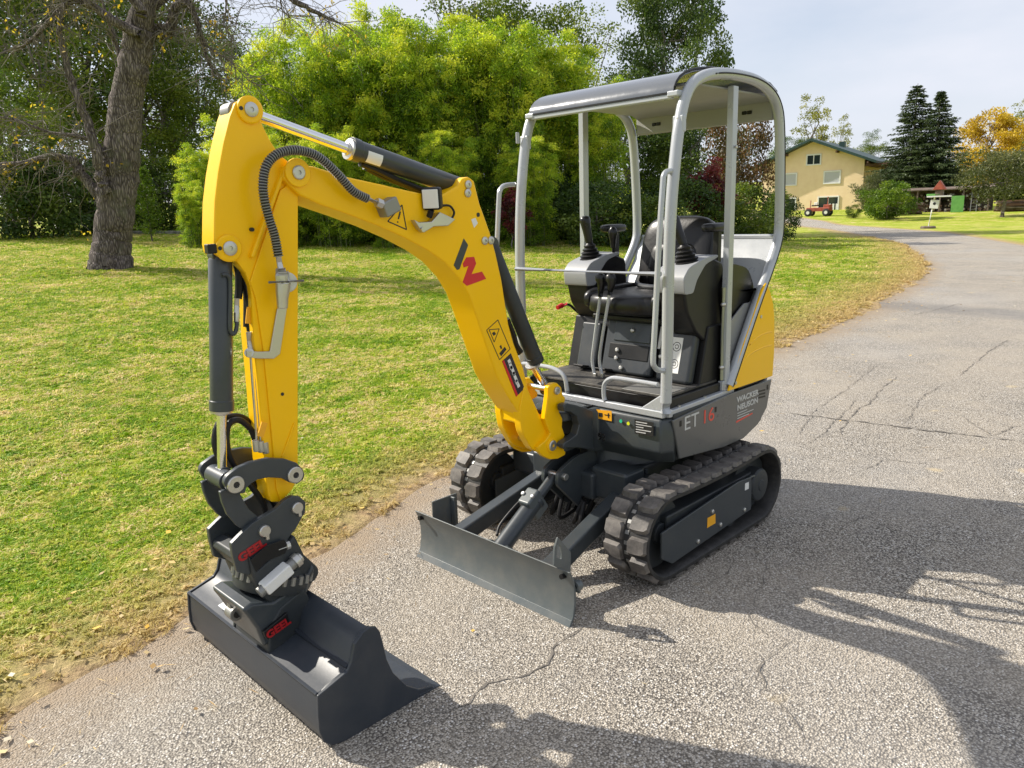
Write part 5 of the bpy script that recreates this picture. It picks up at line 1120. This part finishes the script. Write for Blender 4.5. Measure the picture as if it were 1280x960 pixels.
for k, (xy, key, s, sz, lb) in enumerate([
    ((44.114, -6.567), 'dark0', 1.15, 1.25, 'dark broadleaf tree at the left picture edge'), ((37.639, -7.429), 'mid0', .95, 1.0, 'dark broadleaf tree just left of the old trunk'),
    ((46.579, -12.609), 'dark0', 1.2, 1.2, 'dark broadleaf tree behind the old trunk'), ((42.053, -14.344), 'mid0', 1.0, .98, 'mid green tree between the old trunk and the bamboo'),
    ((45.745, -19.145), 'dark1', .95, .82, 'dark tree rising behind the left bamboo clumps'), ((40.798, -12.769), 'mid0', .8, .66, 'low dark tree behind the small larch'),
    ((30.755, -27.201), 'sparse0', 1.0, 1.02, 'loose leafed tall tree above the bamboo'), ((30.163, -30.646), 'mid0', 1.05, 1.10, 'tall green tree above the right end of the bamboo'),
    ((29.858, -35.223), 'sparse0', 1.0, .92, 'loose tree top left of the canopy roof'), ((22.409, -34.225), 'dark2', .74, 1.12, 'dense dark tree rising above the canopy roof'),
    ((22.701, -31.084), 'dark0', .8, .62, 'dark tree seen through the canopy'), ((19.218, -31.764), 'dark1', .72, .56, 'dark tree seen behind the operator seat'), ((53.618, -25.404), 'sparse0', 1.1, .98, 'distant loose tree above the bamboo\'s left end'),
    ((37.65, -27.336), 'sparse0', .95, .86, 'loose tree top just showing over the bamboo'), ((31.952, -4.648), 'mid0', .5, .42, 'low dark tree with hanging boughs at the left lawn edge')]):
    plant('broadleaf_tree', lb, 'tree', xy, key, s, k*2.1, G1, sz=sz)
G2 = 'undergrowth along the back of the lawn'
for k, (xy, key, s, sz, lb) in enumerate([
    ((32.387, -4.208), 'shrub_dark', 1.2, 1.3, 'dark shrub at the far left of the lawn'), ((32.309, -5.71), 'shrub_dark', 1.3, 1.2, 'dark shrub left of the old trunk'), ((33.468, -7.383), 'shrub_dark', 1.2, 1.1, 'dark shrub directly behind the old trunk'), ((35.53, -9.564), 'shrub_dark', 1.3, 1.2, 'dark shrub behind the small larch'), ((34.223, -10.887), 'shrub_mid', 1.3, 1.2, 'rounded green shrub right of the small larch'),
    ((14.643, -17.898), 'shrub_dark', 1.0, .8, 'dark shrub behind the right joystick'), ((13.552, -19.001), 'shrub_mid', .9, .62, 'green shrub behind the seat back'), ((13.216, -20.765), 'shrub_dark', 1.0, .9, 'dark shrub behind the left joystick'),
    ((12.492, -22.92), 'shrub_mid', .95, .62, 'green shrub below the red vine'), ((12.763, -25.491), 'shrub_mid', .9, .85, 'green shrub seen through the rear of the canopy'), ((12.959, -28.139), 'shrub_dark', .56, .72, 'dark bush at the lawn\'s right corner'), ((17.522, -19.252), 'shrub_dark', 1.0, .9, 'dark shrub under the bamboo\'s right end'), ((19.489, -12.994), 'shrub_dark', .9, .5, 'low dark shrub under the bamboo')]):
    plant('shrub', lb, 'shrub', xy, key, s, k*1.3, G2, sz=sz)
plant('red_vine', 'wine red leaved climber seen through the canopy', 'shrub', (12.634, -22.065), 'red', .82, .3)
plant('rust_shrub', 'tall rusty brown autumn shrub seen through the rear of the canopy', 'shrub', (14.127, -26.956), 'rust', .68, .9, sz=1.02)
plant('rust_shrub', 'rusty red shrub between house and spruces', 'shrub', (31.582, -90.388), 'rust', .8, 2.9, sz=.8)
for k, (xy, lb) in enumerate((((30.996, -93.826), 'hedge bush behind the left spruce'), ((23.995, -98.067), 'hedge bush behind the wood shelter'), ((20.499, -98.759), 'hedge bush behind the fruit tree trunk'), ((17.766, -98.68), 'hedge bush at the far right edge'), ((27.621, -97.243), 'hedge bush between the spruce trunks'))):
    plant('hedge_bush', lb, 'hedge', xy, 'shrub_dark', 2.4, k, 'far hedge behind the meadow', sz=1.7)
plant('red_vine', 'small dark red climber behind the grab handle', 'shrub', (15.521, -14.59), 'red', .55, 2.3)

# ---- right background
plant('garden_bush', 'bright green rounded bush beside the driveway bend', 'bush', (20.173, -62.098), 'shrub_fresh', 1.02, .4)
plant('feather_bush', 'pale feathery bush left of the bright green one', 'bush', (23.261, -67.509), 'willow', .9, 1.0, sz=1.0)
plant('low_bush', 'low brown perennials in front of the house', 'bush', (23.668, -64.252), 'shrub_mid', .42, 1.8, sz=.42)
plant('yellow_tree', 'orange yellow autumn tree at the right', 'tree', (20.025, -90.702), 'yellow', 1.0, .2)
plant('apple_tree', 'olive green spreading fruit tree at the right picture edge', 'tree', (12.579, -64.092), 'apple', 1.0, 1.1)
plant('poplar_tree', 'slim pale poplar behind the house', 'tree', (46.306, -106.787), 'poplar', 1.05, 0, sz=1.02)
plant('poplar_tree', 'thin small poplar right behind the roof ridge', 'tree', (45.89, -115.745), 'poplar', .62, 2, sz=.84)
plant('far_tree', 'green tree between house roof and spruces', 'tree', (37.651, -105.587), 'mid0', .6, 1.4, sz=.62)
plant('far_tree', 'dark tree left behind the house', 'tree', (43.068, -92.991), 'dark0', .8, 1.0, sz=.62)
plant('far_tree', 'bare topped tree right of the yellow tree', 'tree', (24.793, -122.868), 'poplar', .9, 2.2, sz=.85)
plant('far_tree', 'dark tree behind the fruit tree at the right edge', 'tree', (19.571, -109.658), 'dark1', .8, 2.6, sz=.6)
def spruce(key, seed, Ht=13.5, rb=4.3):
    rng = np.random.default_rng(seed); m = MB(); m.tube([(0, 0, -.2), (0, 0, Ht*.5), (0, 0, Ht)], [.22, .13, .02], 7); PP = []; DD = []; VV = []
    z = .5
    while z < Ht-.15:
        f = 1-z/Ht; r = rb*f**.8*rng.uniform(.72, 1.2)+.12; nb_ = int(8+11*f)
        for k in range(nb_):
            a = rng.uniform(0, 6.28); rr = r*rng.uniform(.65, 1.12); n = int(26+80*rr/rb); u = rng.random(n)**.7
            out = np.array([math.cos(a), math.sin(a), 0]); sdv = np.array([-math.sin(a), math.cos(a), 0])
            p = out*(rr*u)[:, None]+np.array([0, 0, 1])*(z-.22*rr*u+.10*rr*u**2.5)[:, None]+sdv*(rng.normal(0, 1, n)*.16*rr*(1.05-u))[:, None]+rng.normal(0, .05, (n, 3))
            PP.append(p); DD.append(out*.8+sdv*rng.normal(0, .7, (n, 1))+np.array([0, 0, -.45])+rng.normal(0, .25, (n, 3))); VV.append(np.clip(.25+.5*u, 0, 1))
        z += rng.uniform(.18, .32)
    VARI[key] = (leaf_mesh('crown', np.concatenate(PP), np.concatenate(DD), .24, .04, 'leaf_spruce', rng, np.concatenate(VV)), None)
    tm = m.mesh('trunk'); tm.materials.append(MT['bark_thin']); VARI[key] = (VARI[key][0], tm)
spruce('spruce0', 81); spruce('spruce1', 82)
plant('spruce_tree', 'left and taller of the two dark spruces', 'tree', (23.839, -78.306), 'spruce0', 1.1, 0, 'pair of dark spruces', sz=.87)
plant('spruce_tree', 'right and lower of the two dark spruces', 'tree', (21.573, -77.754), 'spruce1', 1.0, 1.3, 'pair of dark spruces', sz=.80)
# small larch on the lawn
rng = np.random.default_rng(90); m = MB(); m.tube([(0, 0, -.1), (0, 0, 1.3), (0, 0, 2.6)], [.035, .02, .006], 6); PP = []; DD = []
for z in np.arange(.35, 2.6, .11):
    for k in range(6):
        a = rng.uniform(0, 6.28); r = .62*(1-z/2.75)**.8+.05; n = 26; u = rng.random(n); out = np.array([math.cos(a), math.sin(a), 0])
        PP.append(out*(r*u)[:, None]+np.array([0, 0, 1])*(z+.12*u)[:, None]+rng.normal(0, .02, (n, 3))); DD.append(unit(rng, n)+out*.4)
lm = leaf_mesh('crown', np.concatenate(PP), np.concatenate(DD), .085, .018, 'leaf_fresh', rng); tm = m.mesh('trunk'); tm.materials.append(MT['bark_thin']); VARI['larch'] = (lm, tm)
e = plant('larch_sapling', 'small fresh green larch sapling right of the old trunk', 'sapling', (26.642, -7.177), 'larch', 1.0)
m = MB(); kp = [(32.506, -8.357, 1.503), (31.905, -8.965, 1.492), (31.064, -9.816, 1.469), (30.149, -10.741, 1.459)]
for a, c in zip(kp[:-1], kp[1:]): m.bar((a[0], a[1], gh(a[0], a[1])+.06), (c[0], c[1], gh(c[0], c[1])+.06), .25, .22)
b = NB('old_stone'); b.principled(b.ramp(b.noise(b.pos(), 6, 4), [(.3, (.12, .12, .10)), (.7, (.30, .29, .26))]), .9)
tag(m.build('garden_kerb', 'old_stone', None, .03), 'low stone kerb at the back of the left lawn', 'kerb')

# ---- old leaning tree at the left
OT = empty('old_tree', (18.091, -3.027, 0.635)); ob = Vector(OT.location); ob.z = gh(ob.x, ob.y)-.05; OT.location = ob
tag(OT, 'old gnarled half bare tree with grey bark on the left lawn', 'tree')
def tp(l): return [Vector(q)-ob for q in l]
rng = random.Random(12)
def gnarl(P, r, m, n=6, amp=.05, sides=14):
    path = cr(P, n); rr = [r[min(int(i/n), len(r)-1)]*(1-(i/n) % 1)+r[min(int(i/n)+1, len(r)-1)]*((i/n) % 1) for i in range(len(path))]
    path = [p+Vector((rng.gauss(0, amp), rng.gauss(0, amp), 0))*rr[i] for i, p in enumerate(path)]; rr = [x*rng.uniform(.975, 1.03) for x in rr]
    m.tube(path, rr, sides); return path
m = MB()
tr0 = tp([(18.133, -2.984, 0.498), (18.064, -3.054, 0.89), (17.999, -3.12, 1.375), (17.867, -3.253, 2.101), (17.707, -3.415, 2.982), (17.544, -3.58, 3.899), (17.394, -3.731, 4.707), (17.217, -3.911, 5.41), (17.068, -4.061, 6.102), (16.896, -4.235, 6.781), (16.711, -4.423, 7.614), (16.54, -4.596, 8.594)])
gnarl(tr0, [.55, .47, .43, .42, .41, .39, .36, .33, .33, .22, .17, .1], m, 6, .05, 22)
m.build('trunk', 'bark', OT, 0, 60)
BR = [([(18.052, -3.065, 2.301), (18.116, -3.001, 2.474), (18.385, -2.729, 3.014), (18.516, -2.596, 3.299), (18.886, -2.222, 3.39), (19.309, -1.794, 3.261), (19.719, -1.379, 3.243), (20.146, -0.946, 3.095)], .15), ([(17.371, -2.901, 2.499), (17.415, -2.856, 2.83), (17.452, -2.819, 3.942), (17.603, -2.667, 4.684), (17.67, -2.599, 5.34), (17.708, -2.56, 6.001), (17.567, -2.703, 6.676), (17.616, -2.653, 7.331)], .14),
      ([(17.383, -4.169, 5.819), (17.093, -4.463, 6.194), (16.967, -4.591, 6.118), (16.788, -4.772, 6.461), (16.627, -4.934, 6.767), (16.475, -5.088, 6.691), (16.38, -5.185, 6.268), (16.319, -5.246, 5.736), (16.224, -5.343, 5.123)], .16), ([(16.616, -3.949, 5.922), (16.949, -3.613, 6.191), (17.413, -3.144, 6.631), (17.686, -2.867, 6.693), (18.066, -2.482, 6.274), (18.392, -2.153, 5.916), (18.673, -1.868, 5.724)], .12),
      ([(17.314, -4.524, 6.736), (16.948, -4.894, 7.069), (16.196, -5.656, 7.296), (15.407, -6.453, 7.175), (14.902, -6.965, 6.769), (14.52, -7.352, 6.471), (14.235, -7.639, 6.282)], .13), ([(16.65, -4.484, 7.445), (16.026, -5.116, 8.081), (14.866, -6.29, 8.195), (13.619, -7.551, 7.645)], .12), ([(16.142, -3.86, 6.241), (16.555, -3.442, 7.072), (17.276, -2.713, 7.264), (18.053, -1.926, 6.977), (18.631, -1.341, 6.351)], .12),
      ([(18.247, -4.291, 5.327), (18.477, -4.058, 5.802), (18.558, -3.976, 6.356), (18.638, -3.896, 6.902), (18.629, -3.904, 7.615)], .08), ([(17.504, -3.193, 3.15), (17.721, -2.973, 3.616), (18.032, -2.659, 3.811), (18.484, -2.202, 3.922), (18.978, -1.702, 4.213), (19.36, -1.314, 4.32)], .07), ([(17.264, -4.717, 6.223), (17.176, -4.806, 6.147), (17.085, -4.898, 6.251)], .12), ([(16.283, -5.141, 6.244), (16.14, -5.285, 5.746), (15.856, -5.572, 5.468), (15.558, -5.875, 5.007)], .03), ([(15.976, -5.736, 7.176), (15.979, -5.733, 6.655), (16.048, -5.663, 6.308), (15.916, -5.797, 5.948)], .03), ([(15.062, -6.661, 6.997), (15.062, -6.66, 6.615), (14.944, -6.78, 6.399)], .025)]
m = MB(); tips = []
for pts, r in BR:
    P = tp(pts); n = len(P); m = MB(); path = gnarl(P, [r*(1-.8*i/(n-1)) for i in range(n)], m, 6, .25, 8); m.build('limb', 'bark', OT, 0, 60)
    for i in range(6, len(path)): tips.append((path[i], (path[i]-path[i-1]).normalized(), r))
m = MB(); leaves = []
for k in range(650):
    p, d, r = rng.choice(tips); L_ = rng.uniform(.5, 1.7); q = Vector(p); dv = (Vector((rng.gauss(0, 1), rng.gauss(0, 1), rng.gauss(.1, .8))).normalized()+d*.6).normalized(); pth = [q.copy()]
    for s in range(6):
        dv = (dv+Vector((rng.gauss(0, .35), rng.gauss(0, .35), rng.gauss(-.10, .25)))).normalized(); q = q+dv*L_/6; pth.append(q.copy())
        if rng.random() < .55:
            e2 = q+Vector((rng.gauss(0, .2), rng.gauss(0, .2), rng.gauss(-.05, .2))); m.tube([q, q.lerp(e2, .5)+Vector((0, 0, .03)), e2], [.005, .004, .002], 3)
            if rng.random() < .16: leaves.append(e2)
    m.tube(pth, [.013-.0018*s for s in range(7)], 4)
m.build('twigs', 'bark_thin', OT, 0, 0)['kind'] = 'stuff'
nr = np.random.default_rng(4); L_ = np.array([list(v) for v in leaves]); sel = nr.random(len(L_)) < .28
near_l = L_[sel]; P = np.repeat(near_l, 7, 0)+nr.normal(0, .10, (len(near_l)*7, 3)); D = unit(nr, len(P)); D[:, 2] -= .6
put('leaves', leaf_mesh('leaves', P, D, .085, .028, 'leaf_yellow', nr), None, OT, 0, 0)['kind'] = 'stuff'

# ================================================================== HOUSE
b = NB('render_ochre'); b.principled(b.ramp(b.noise(b.obj(), 1.5, 5), [(.3, (.78, .59, .37)), (.7, (.84, .66, .43))]), .9, 0, b.bump(b.noise(b.obj(), 40, 3), .3, .01))
b = NB('roof_green'); b.principled(b.ramp(b.noise(b.obj(), 5, 4), [(.3, (.008, .032, .027)), (.7, (.018, .055, .046))]), .5)
b = NB('wood_brown'); b.principled(b.ramp(b.noise(b.n('ShaderNodeMapping', {'Vector': b.obj(), 'Scale': (1, 1, 8)}).outputs[0], 6, 4), [(.3, (.06, .03, .018)), (.7, (.16, .08, .05))]), .7)
b = NB('frame_white'); b.principled((.72, .72, .70), .5)
b = NB('shutter_grey'); b.principled((.48, .49, .52), .5, 0, b.bump(b.n('ShaderNodeTexWave', {'Vector': b.obj(), 'Scale': 6.}, bands_direction='Z').outputs['Fac'], .4, .02))
b = NB('window_glass'); b.principled((.02, .03, .04), .05, 0, spec=.8)
b = NB('plinth'); b.principled((.36, .34, .31), .9)
b = NB('paint_red'); b.principled(b.ramp(b.noise(b.obj(), 4, 4), [(.3, (.25, .05, .03)), (.7, (.42, .10, .06))]), .6)
b = NB('paint_green'); b.principled(b.ramp(b.noise(b.obj(), 3, 4), [(.3, (.10, .30, .06)), (.7, (.16, .40, .09))]), .6)
b = NB('weathered_wood'); b.principled(b.ramp(b.noise(b.obj(), 3, 5), [(.3, (.07, .05, .04)), (.7, (.22, .17, .14))]), .9)
b = NB('tyre'); b.principled((.03, .03, .03), .8)
hx = (34.571, -80.249, 0.731); vx = Vector((CAM.x-hx[0], CAM.y-hx[1], 0)).normalized()
hx = (hx[0], hx[1], hx[2]+.35); HO = empty('house', hx, math.atan2(vx.y, vx.x)+math.pi/2-R(15))      # local -Y faces the camera
tag(HO, 'ochre rendered house with green gable roof at the end of the driveway', 'house')
Wd, EH, PH, DP = 10.6, 5.0, 7.15, 11.
m = MB(); m.prism([(-Wd/2, -1.5), (Wd/2, -1.5), (Wd/2, EH), (0, PH), (-Wd/2, EH)], (0, 0, 0), (1, 0, 0), (0, 0, 1), (0, 1, 0), 0, DP); m.build('wall', 'render_ochre', HO)
sl_ = (PH-EH)/(Wd/2); m = MB(); ov = 1.35; t = .28
prof = [(-Wd/2-ov, EH-sl_*ov), (0, PH), (Wd/2+ov, EH-sl_*ov), (Wd/2+ov, EH-sl_*ov+t), (0, PH+t+.02), (-Wd/2-ov, EH-sl_*ov+t)]
m.prism(prof, (0, 0, .02), (1, 0, 0), (0, 0, 1), (0, 1, 0), -1.1, DP+1.1); rf_ = m.build('roof', 'roof_green', HO, .03)
MB().box((1.6, 6, PH-.2), (.6, .6, .8)).build('chimney', 'roof_green', rf_)
for x in (-Wd/2-.5, -Wd/4, Wd/4, Wd/2+.5): MB().bar((x, .0, PH-abs(x)*sl_-.16), (x, -1.0, PH-abs(x)*sl_-.16), .16, .22).build('rafter_end', 'wood_brown', HO, .02)
def window(x, z, w_, h_, kind):
    m = MB(); f = .14
    for a, c in (((x-w_/2, z), (x-w_/2, z+h_)), ((x+w_/2, z), (x+w_/2, z+h_))): m.box(((a[0]), -.03, z+h_/2), (f, .1, h_+f))
    for zz in (z, z+h_): m.box((x, -.03, zz), (w_+f, .11, f))
    wn_ = m.build('window', 'frame_white', HO, .01)
    n = 2 if kind == 'glass' else 1
    for i in range(n):
        xx = x-w_/2+w_*(i+.5)/n; mt = 'shutter_grey' if kind == 'shutter' else ('wood_brown' if kind == 'mixed' and False else 'window_glass')
        MB().box((xx, -.02, z+h_/2), (w_/n-.06, .04, h_-.02)).build('pane' if kind != 'shutter' else 'roller_shutter', mt, wn_)
    if kind == 'glass': MB().box((x, -.04, z+h_/2), (.09, .06, h_)).build('mullion', 'frame_white', wn_)
    return wn_
window(.15, 4.75, 1.45, 1.05, 'glass'); window(-2.35, 2.7, 1.55, 1.25, 'shutter'); window(2.15, 2.7, 1.65, 1.25, 'shutter'); wn1 = window(1.9, -.25, 2.1, 1.55, 'glass'); wn2 = window(-2.6, -.25, 2.1, 1.55, 'glass')
MB().box((-3.15, -.075, .525), (.95, .05, 1.5)).build('shutter_leaf', 'wood_brown', wn2, .01)
for i in range(3): MB().box((2.1+i*.35, -.05, .2), (.2, .04, .7)).build('curtain', 'frame_white', wn1)
MB().box((0, -.06, -.85), (Wd+.12, .12, .9)).build('plinth', 'plinth', HO)
# carport at the right-hand side of the house
m = MB(); m.box((Wd/2+1.2, 3, 4.4), (2.2, 6, .25)); 
for y in (.3, 5.5): m.box((Wd/2+2.1, y, 1.8), (.18, .18, 5.2))
m.build('side_porch', 'wood_brown', HO, .02)
# red farm machine in front of the house
rx_ = (28.369, -68.03, 0.191); RV = empty('farm_vehicle', (rx_[0], rx_[1], gh(rx_[0], rx_[1])), HO.rotation_euler.z); tag(RV, 'small red flatbed farm vehicle parked in front of the house', 'vehicle')
m = MB(); m.box((.1, 0, .62), (2.1, 1.1, .34)); m.box((.85, 0, .9), (.6, .9, .3)); m.build('body', 'paint_red', RV, .05)
MB().box((-.3, 0, .98), (.5, .6, .12)).build('seat', 'tyre', RV, .04); MB().tube([(-.75, .1, .7), (-.72, .1, 1.45)], .05, 8).build('steering_column', 'paint_red', RV); MB().tube([(.9, -.3, 1.0), (.9, -.3, 1.75)], .06, 8).build('exhaust_stack', 'paint_red', RV)
MB().box((-.15, -.2, 1.15), (.3, .25, .25)).build('load_box', 'frame_white', RV, .03)
for x in (-.75, .85):
    for y in (-.55, .55): 
        wv = MB().lathe((x, y-.11, .34), (0, 1, 0), [(0, .27), (.03, .34), (.19, .34), (.22, .27)], 20).build('wheel', 'tyre', RV, 0, 40); MB().lathe((x, y-.125, .34), (0, 1, 0), [(0, .15), (.25, .15)], 14).build('rim', 'frame_white', wv)

# birdhouse on a leaning post in the far lawn
px_ = (12.581, -47.017, 0.035); BH = empty('birdhouse', (px_[0], px_[1], gh(px_[0], px_[1])), HO.rotation_euler.z); tag(BH, 'white birdhouse with red gable roof on a leaning post', 'birdhouse')
MB().lathe((0, 0, -.02), (0, 0, 1), [(0, .42), (.12, .42), (.17, .36), (.17, .15), (.1, .12)], 24).build('base', 'weathered_wood', BH, 0, 40)
MB().tube([(0, 0, .0), (.12, 0, 1.0), (.22, 0, 1.9)], .04, 8).build('post', 'frame_white', BH)
MB().box((.24, -.06, 1.42), (.46, .05, .50), Matrix.Rotation(R(6), 3, 'Y')).build('panel', 'frame_white', BH, .01); MB().cyl((.24, -.09, 1.45), (.24, -.085, 1.45), .08).build('entrance_hole', 'black_print', BH)
MB().box((.45, 0, 1.86), (1.25, .5, .08)).build('tray', 'frame_white', BH, .01); MB().box((.15, 0, 1.96), (.7, .4, .12)).build('tray_top', 'paint_green', BH, .02)
m = MB(); m.box((.45, 0, 2.1), (.42, .4, .4)); m.build('box', 'weathered_wood', BH, .01)
m = MB(); m.prism([(.1, 2.25), (.45, 2.78), (.8, 2.25)], (0, 0, 0), (1, 0, 0), (0, 0, 1), (0, 1, 0), -.3, .3); m.build('roof', 'paint_red', BH, .01)

# open wood shelter with stacked timber and odds and ends
sx0 = (19.075, -73.168, -0.195); SH = empty('wood_shelter', (sx0[0], sx0[1], gh(sx0[0], sx0[1])-.1), HO.rotation_euler.z); tag(SH, 'low open shelter crammed with firewood beside the spruces', 'shelter')
m = MB(); m.box((-.2, .6, 2.15), (7.6, 2.8, .12), Matrix.Rotation(R(4), 3, 'X')); m.build('roof', 'weathered_wood', SH, .02)
for x in (-3.8, -2.2, -.4, 1.4, 3.3):
    MB().box((x, -.6, 1.05), (.12, .12, 2.1)).build('post', 'weathered_wood', SH, .01)
MB().box((-.2, 1.6, 1.0), (7.4, .08, 2.0)).build('back_wall', 'weathered_wood', SH)
rr = random.Random(9)
for k in range(130):
    x = rr.uniform(-3.7, 3.3); z = .15+.16*rr.randint(0, 9); mt = rr.choice(['weathered_wood', 'wood_brown', 'wood_brown', 'hook_steel', 'plinth'])
    MB().cyl((x, -.35+rr.uniform(-.1, .1), z), (x, .5, z), rr.uniform(.07, .12), n=8).build('log', mt, SH)
GPn = MB().box((0, 0, 0), (.95, .06, 1.4)); o = GPn.build('board', 'paint_green', None, .01); q = (17.719, -71.695, -0.107); o.location = (q[0], q[1], gh(q[0], q[1])+.72); o.rotation_euler = (R(-6), 0, HO.rotation_euler.z+.1); tag(o, 'bright green board leaning against the wood shelter', 'board')
q = (16.728, -72.698, -0.222); LD = empty('ladder', (q[0], q[1], gh(q[0], q[1])), HO.rotation_euler.z); tag(LD, 'short grey ladder leaning beside the green board', 'ladder')
for x in (-.22, .22): MB().bar((x, 0, 0), (x, .35, 1.7), .06, .04).build('rail', 'hook_steel', LD)
for i in range(6): MB().bar((-.22, .05+.055*i, .2+.26*i), (.22, .05+.055*i, .2+.26*i), .035, .035).build('rung', 'hook_steel', LD)
for k, (u, lb, mt, s_) in enumerate((((21.115, -69.681, -0.057), 'low pile of dark timber left of the shelter', 'wood_brown', 1.), ((13.376, -71.822, -0.255), 'reddish brown heap of old timber at the right edge', 'wood_brown', 1.15))):
    PL = empty('timber_pile', (u[0], u[1], gh(u[0], u[1])), HO.rotation_euler.z+.2*k); tag(PL, lb, 'timber pile')
    for i in range(26):
        z = .1+.13*(i//4); MB().bar((-1.2*s_+rr.uniform(-.2, .2), rr.uniform(-.5, .5), z), (1.2*s_+rr.uniform(-.2, .2), rr.uniform(-.5, .5), z+rr.uniform(-.08, .12)), .16, .11).build('beam', rr.choice(['wood_brown', 'weathered_wood']), PL)
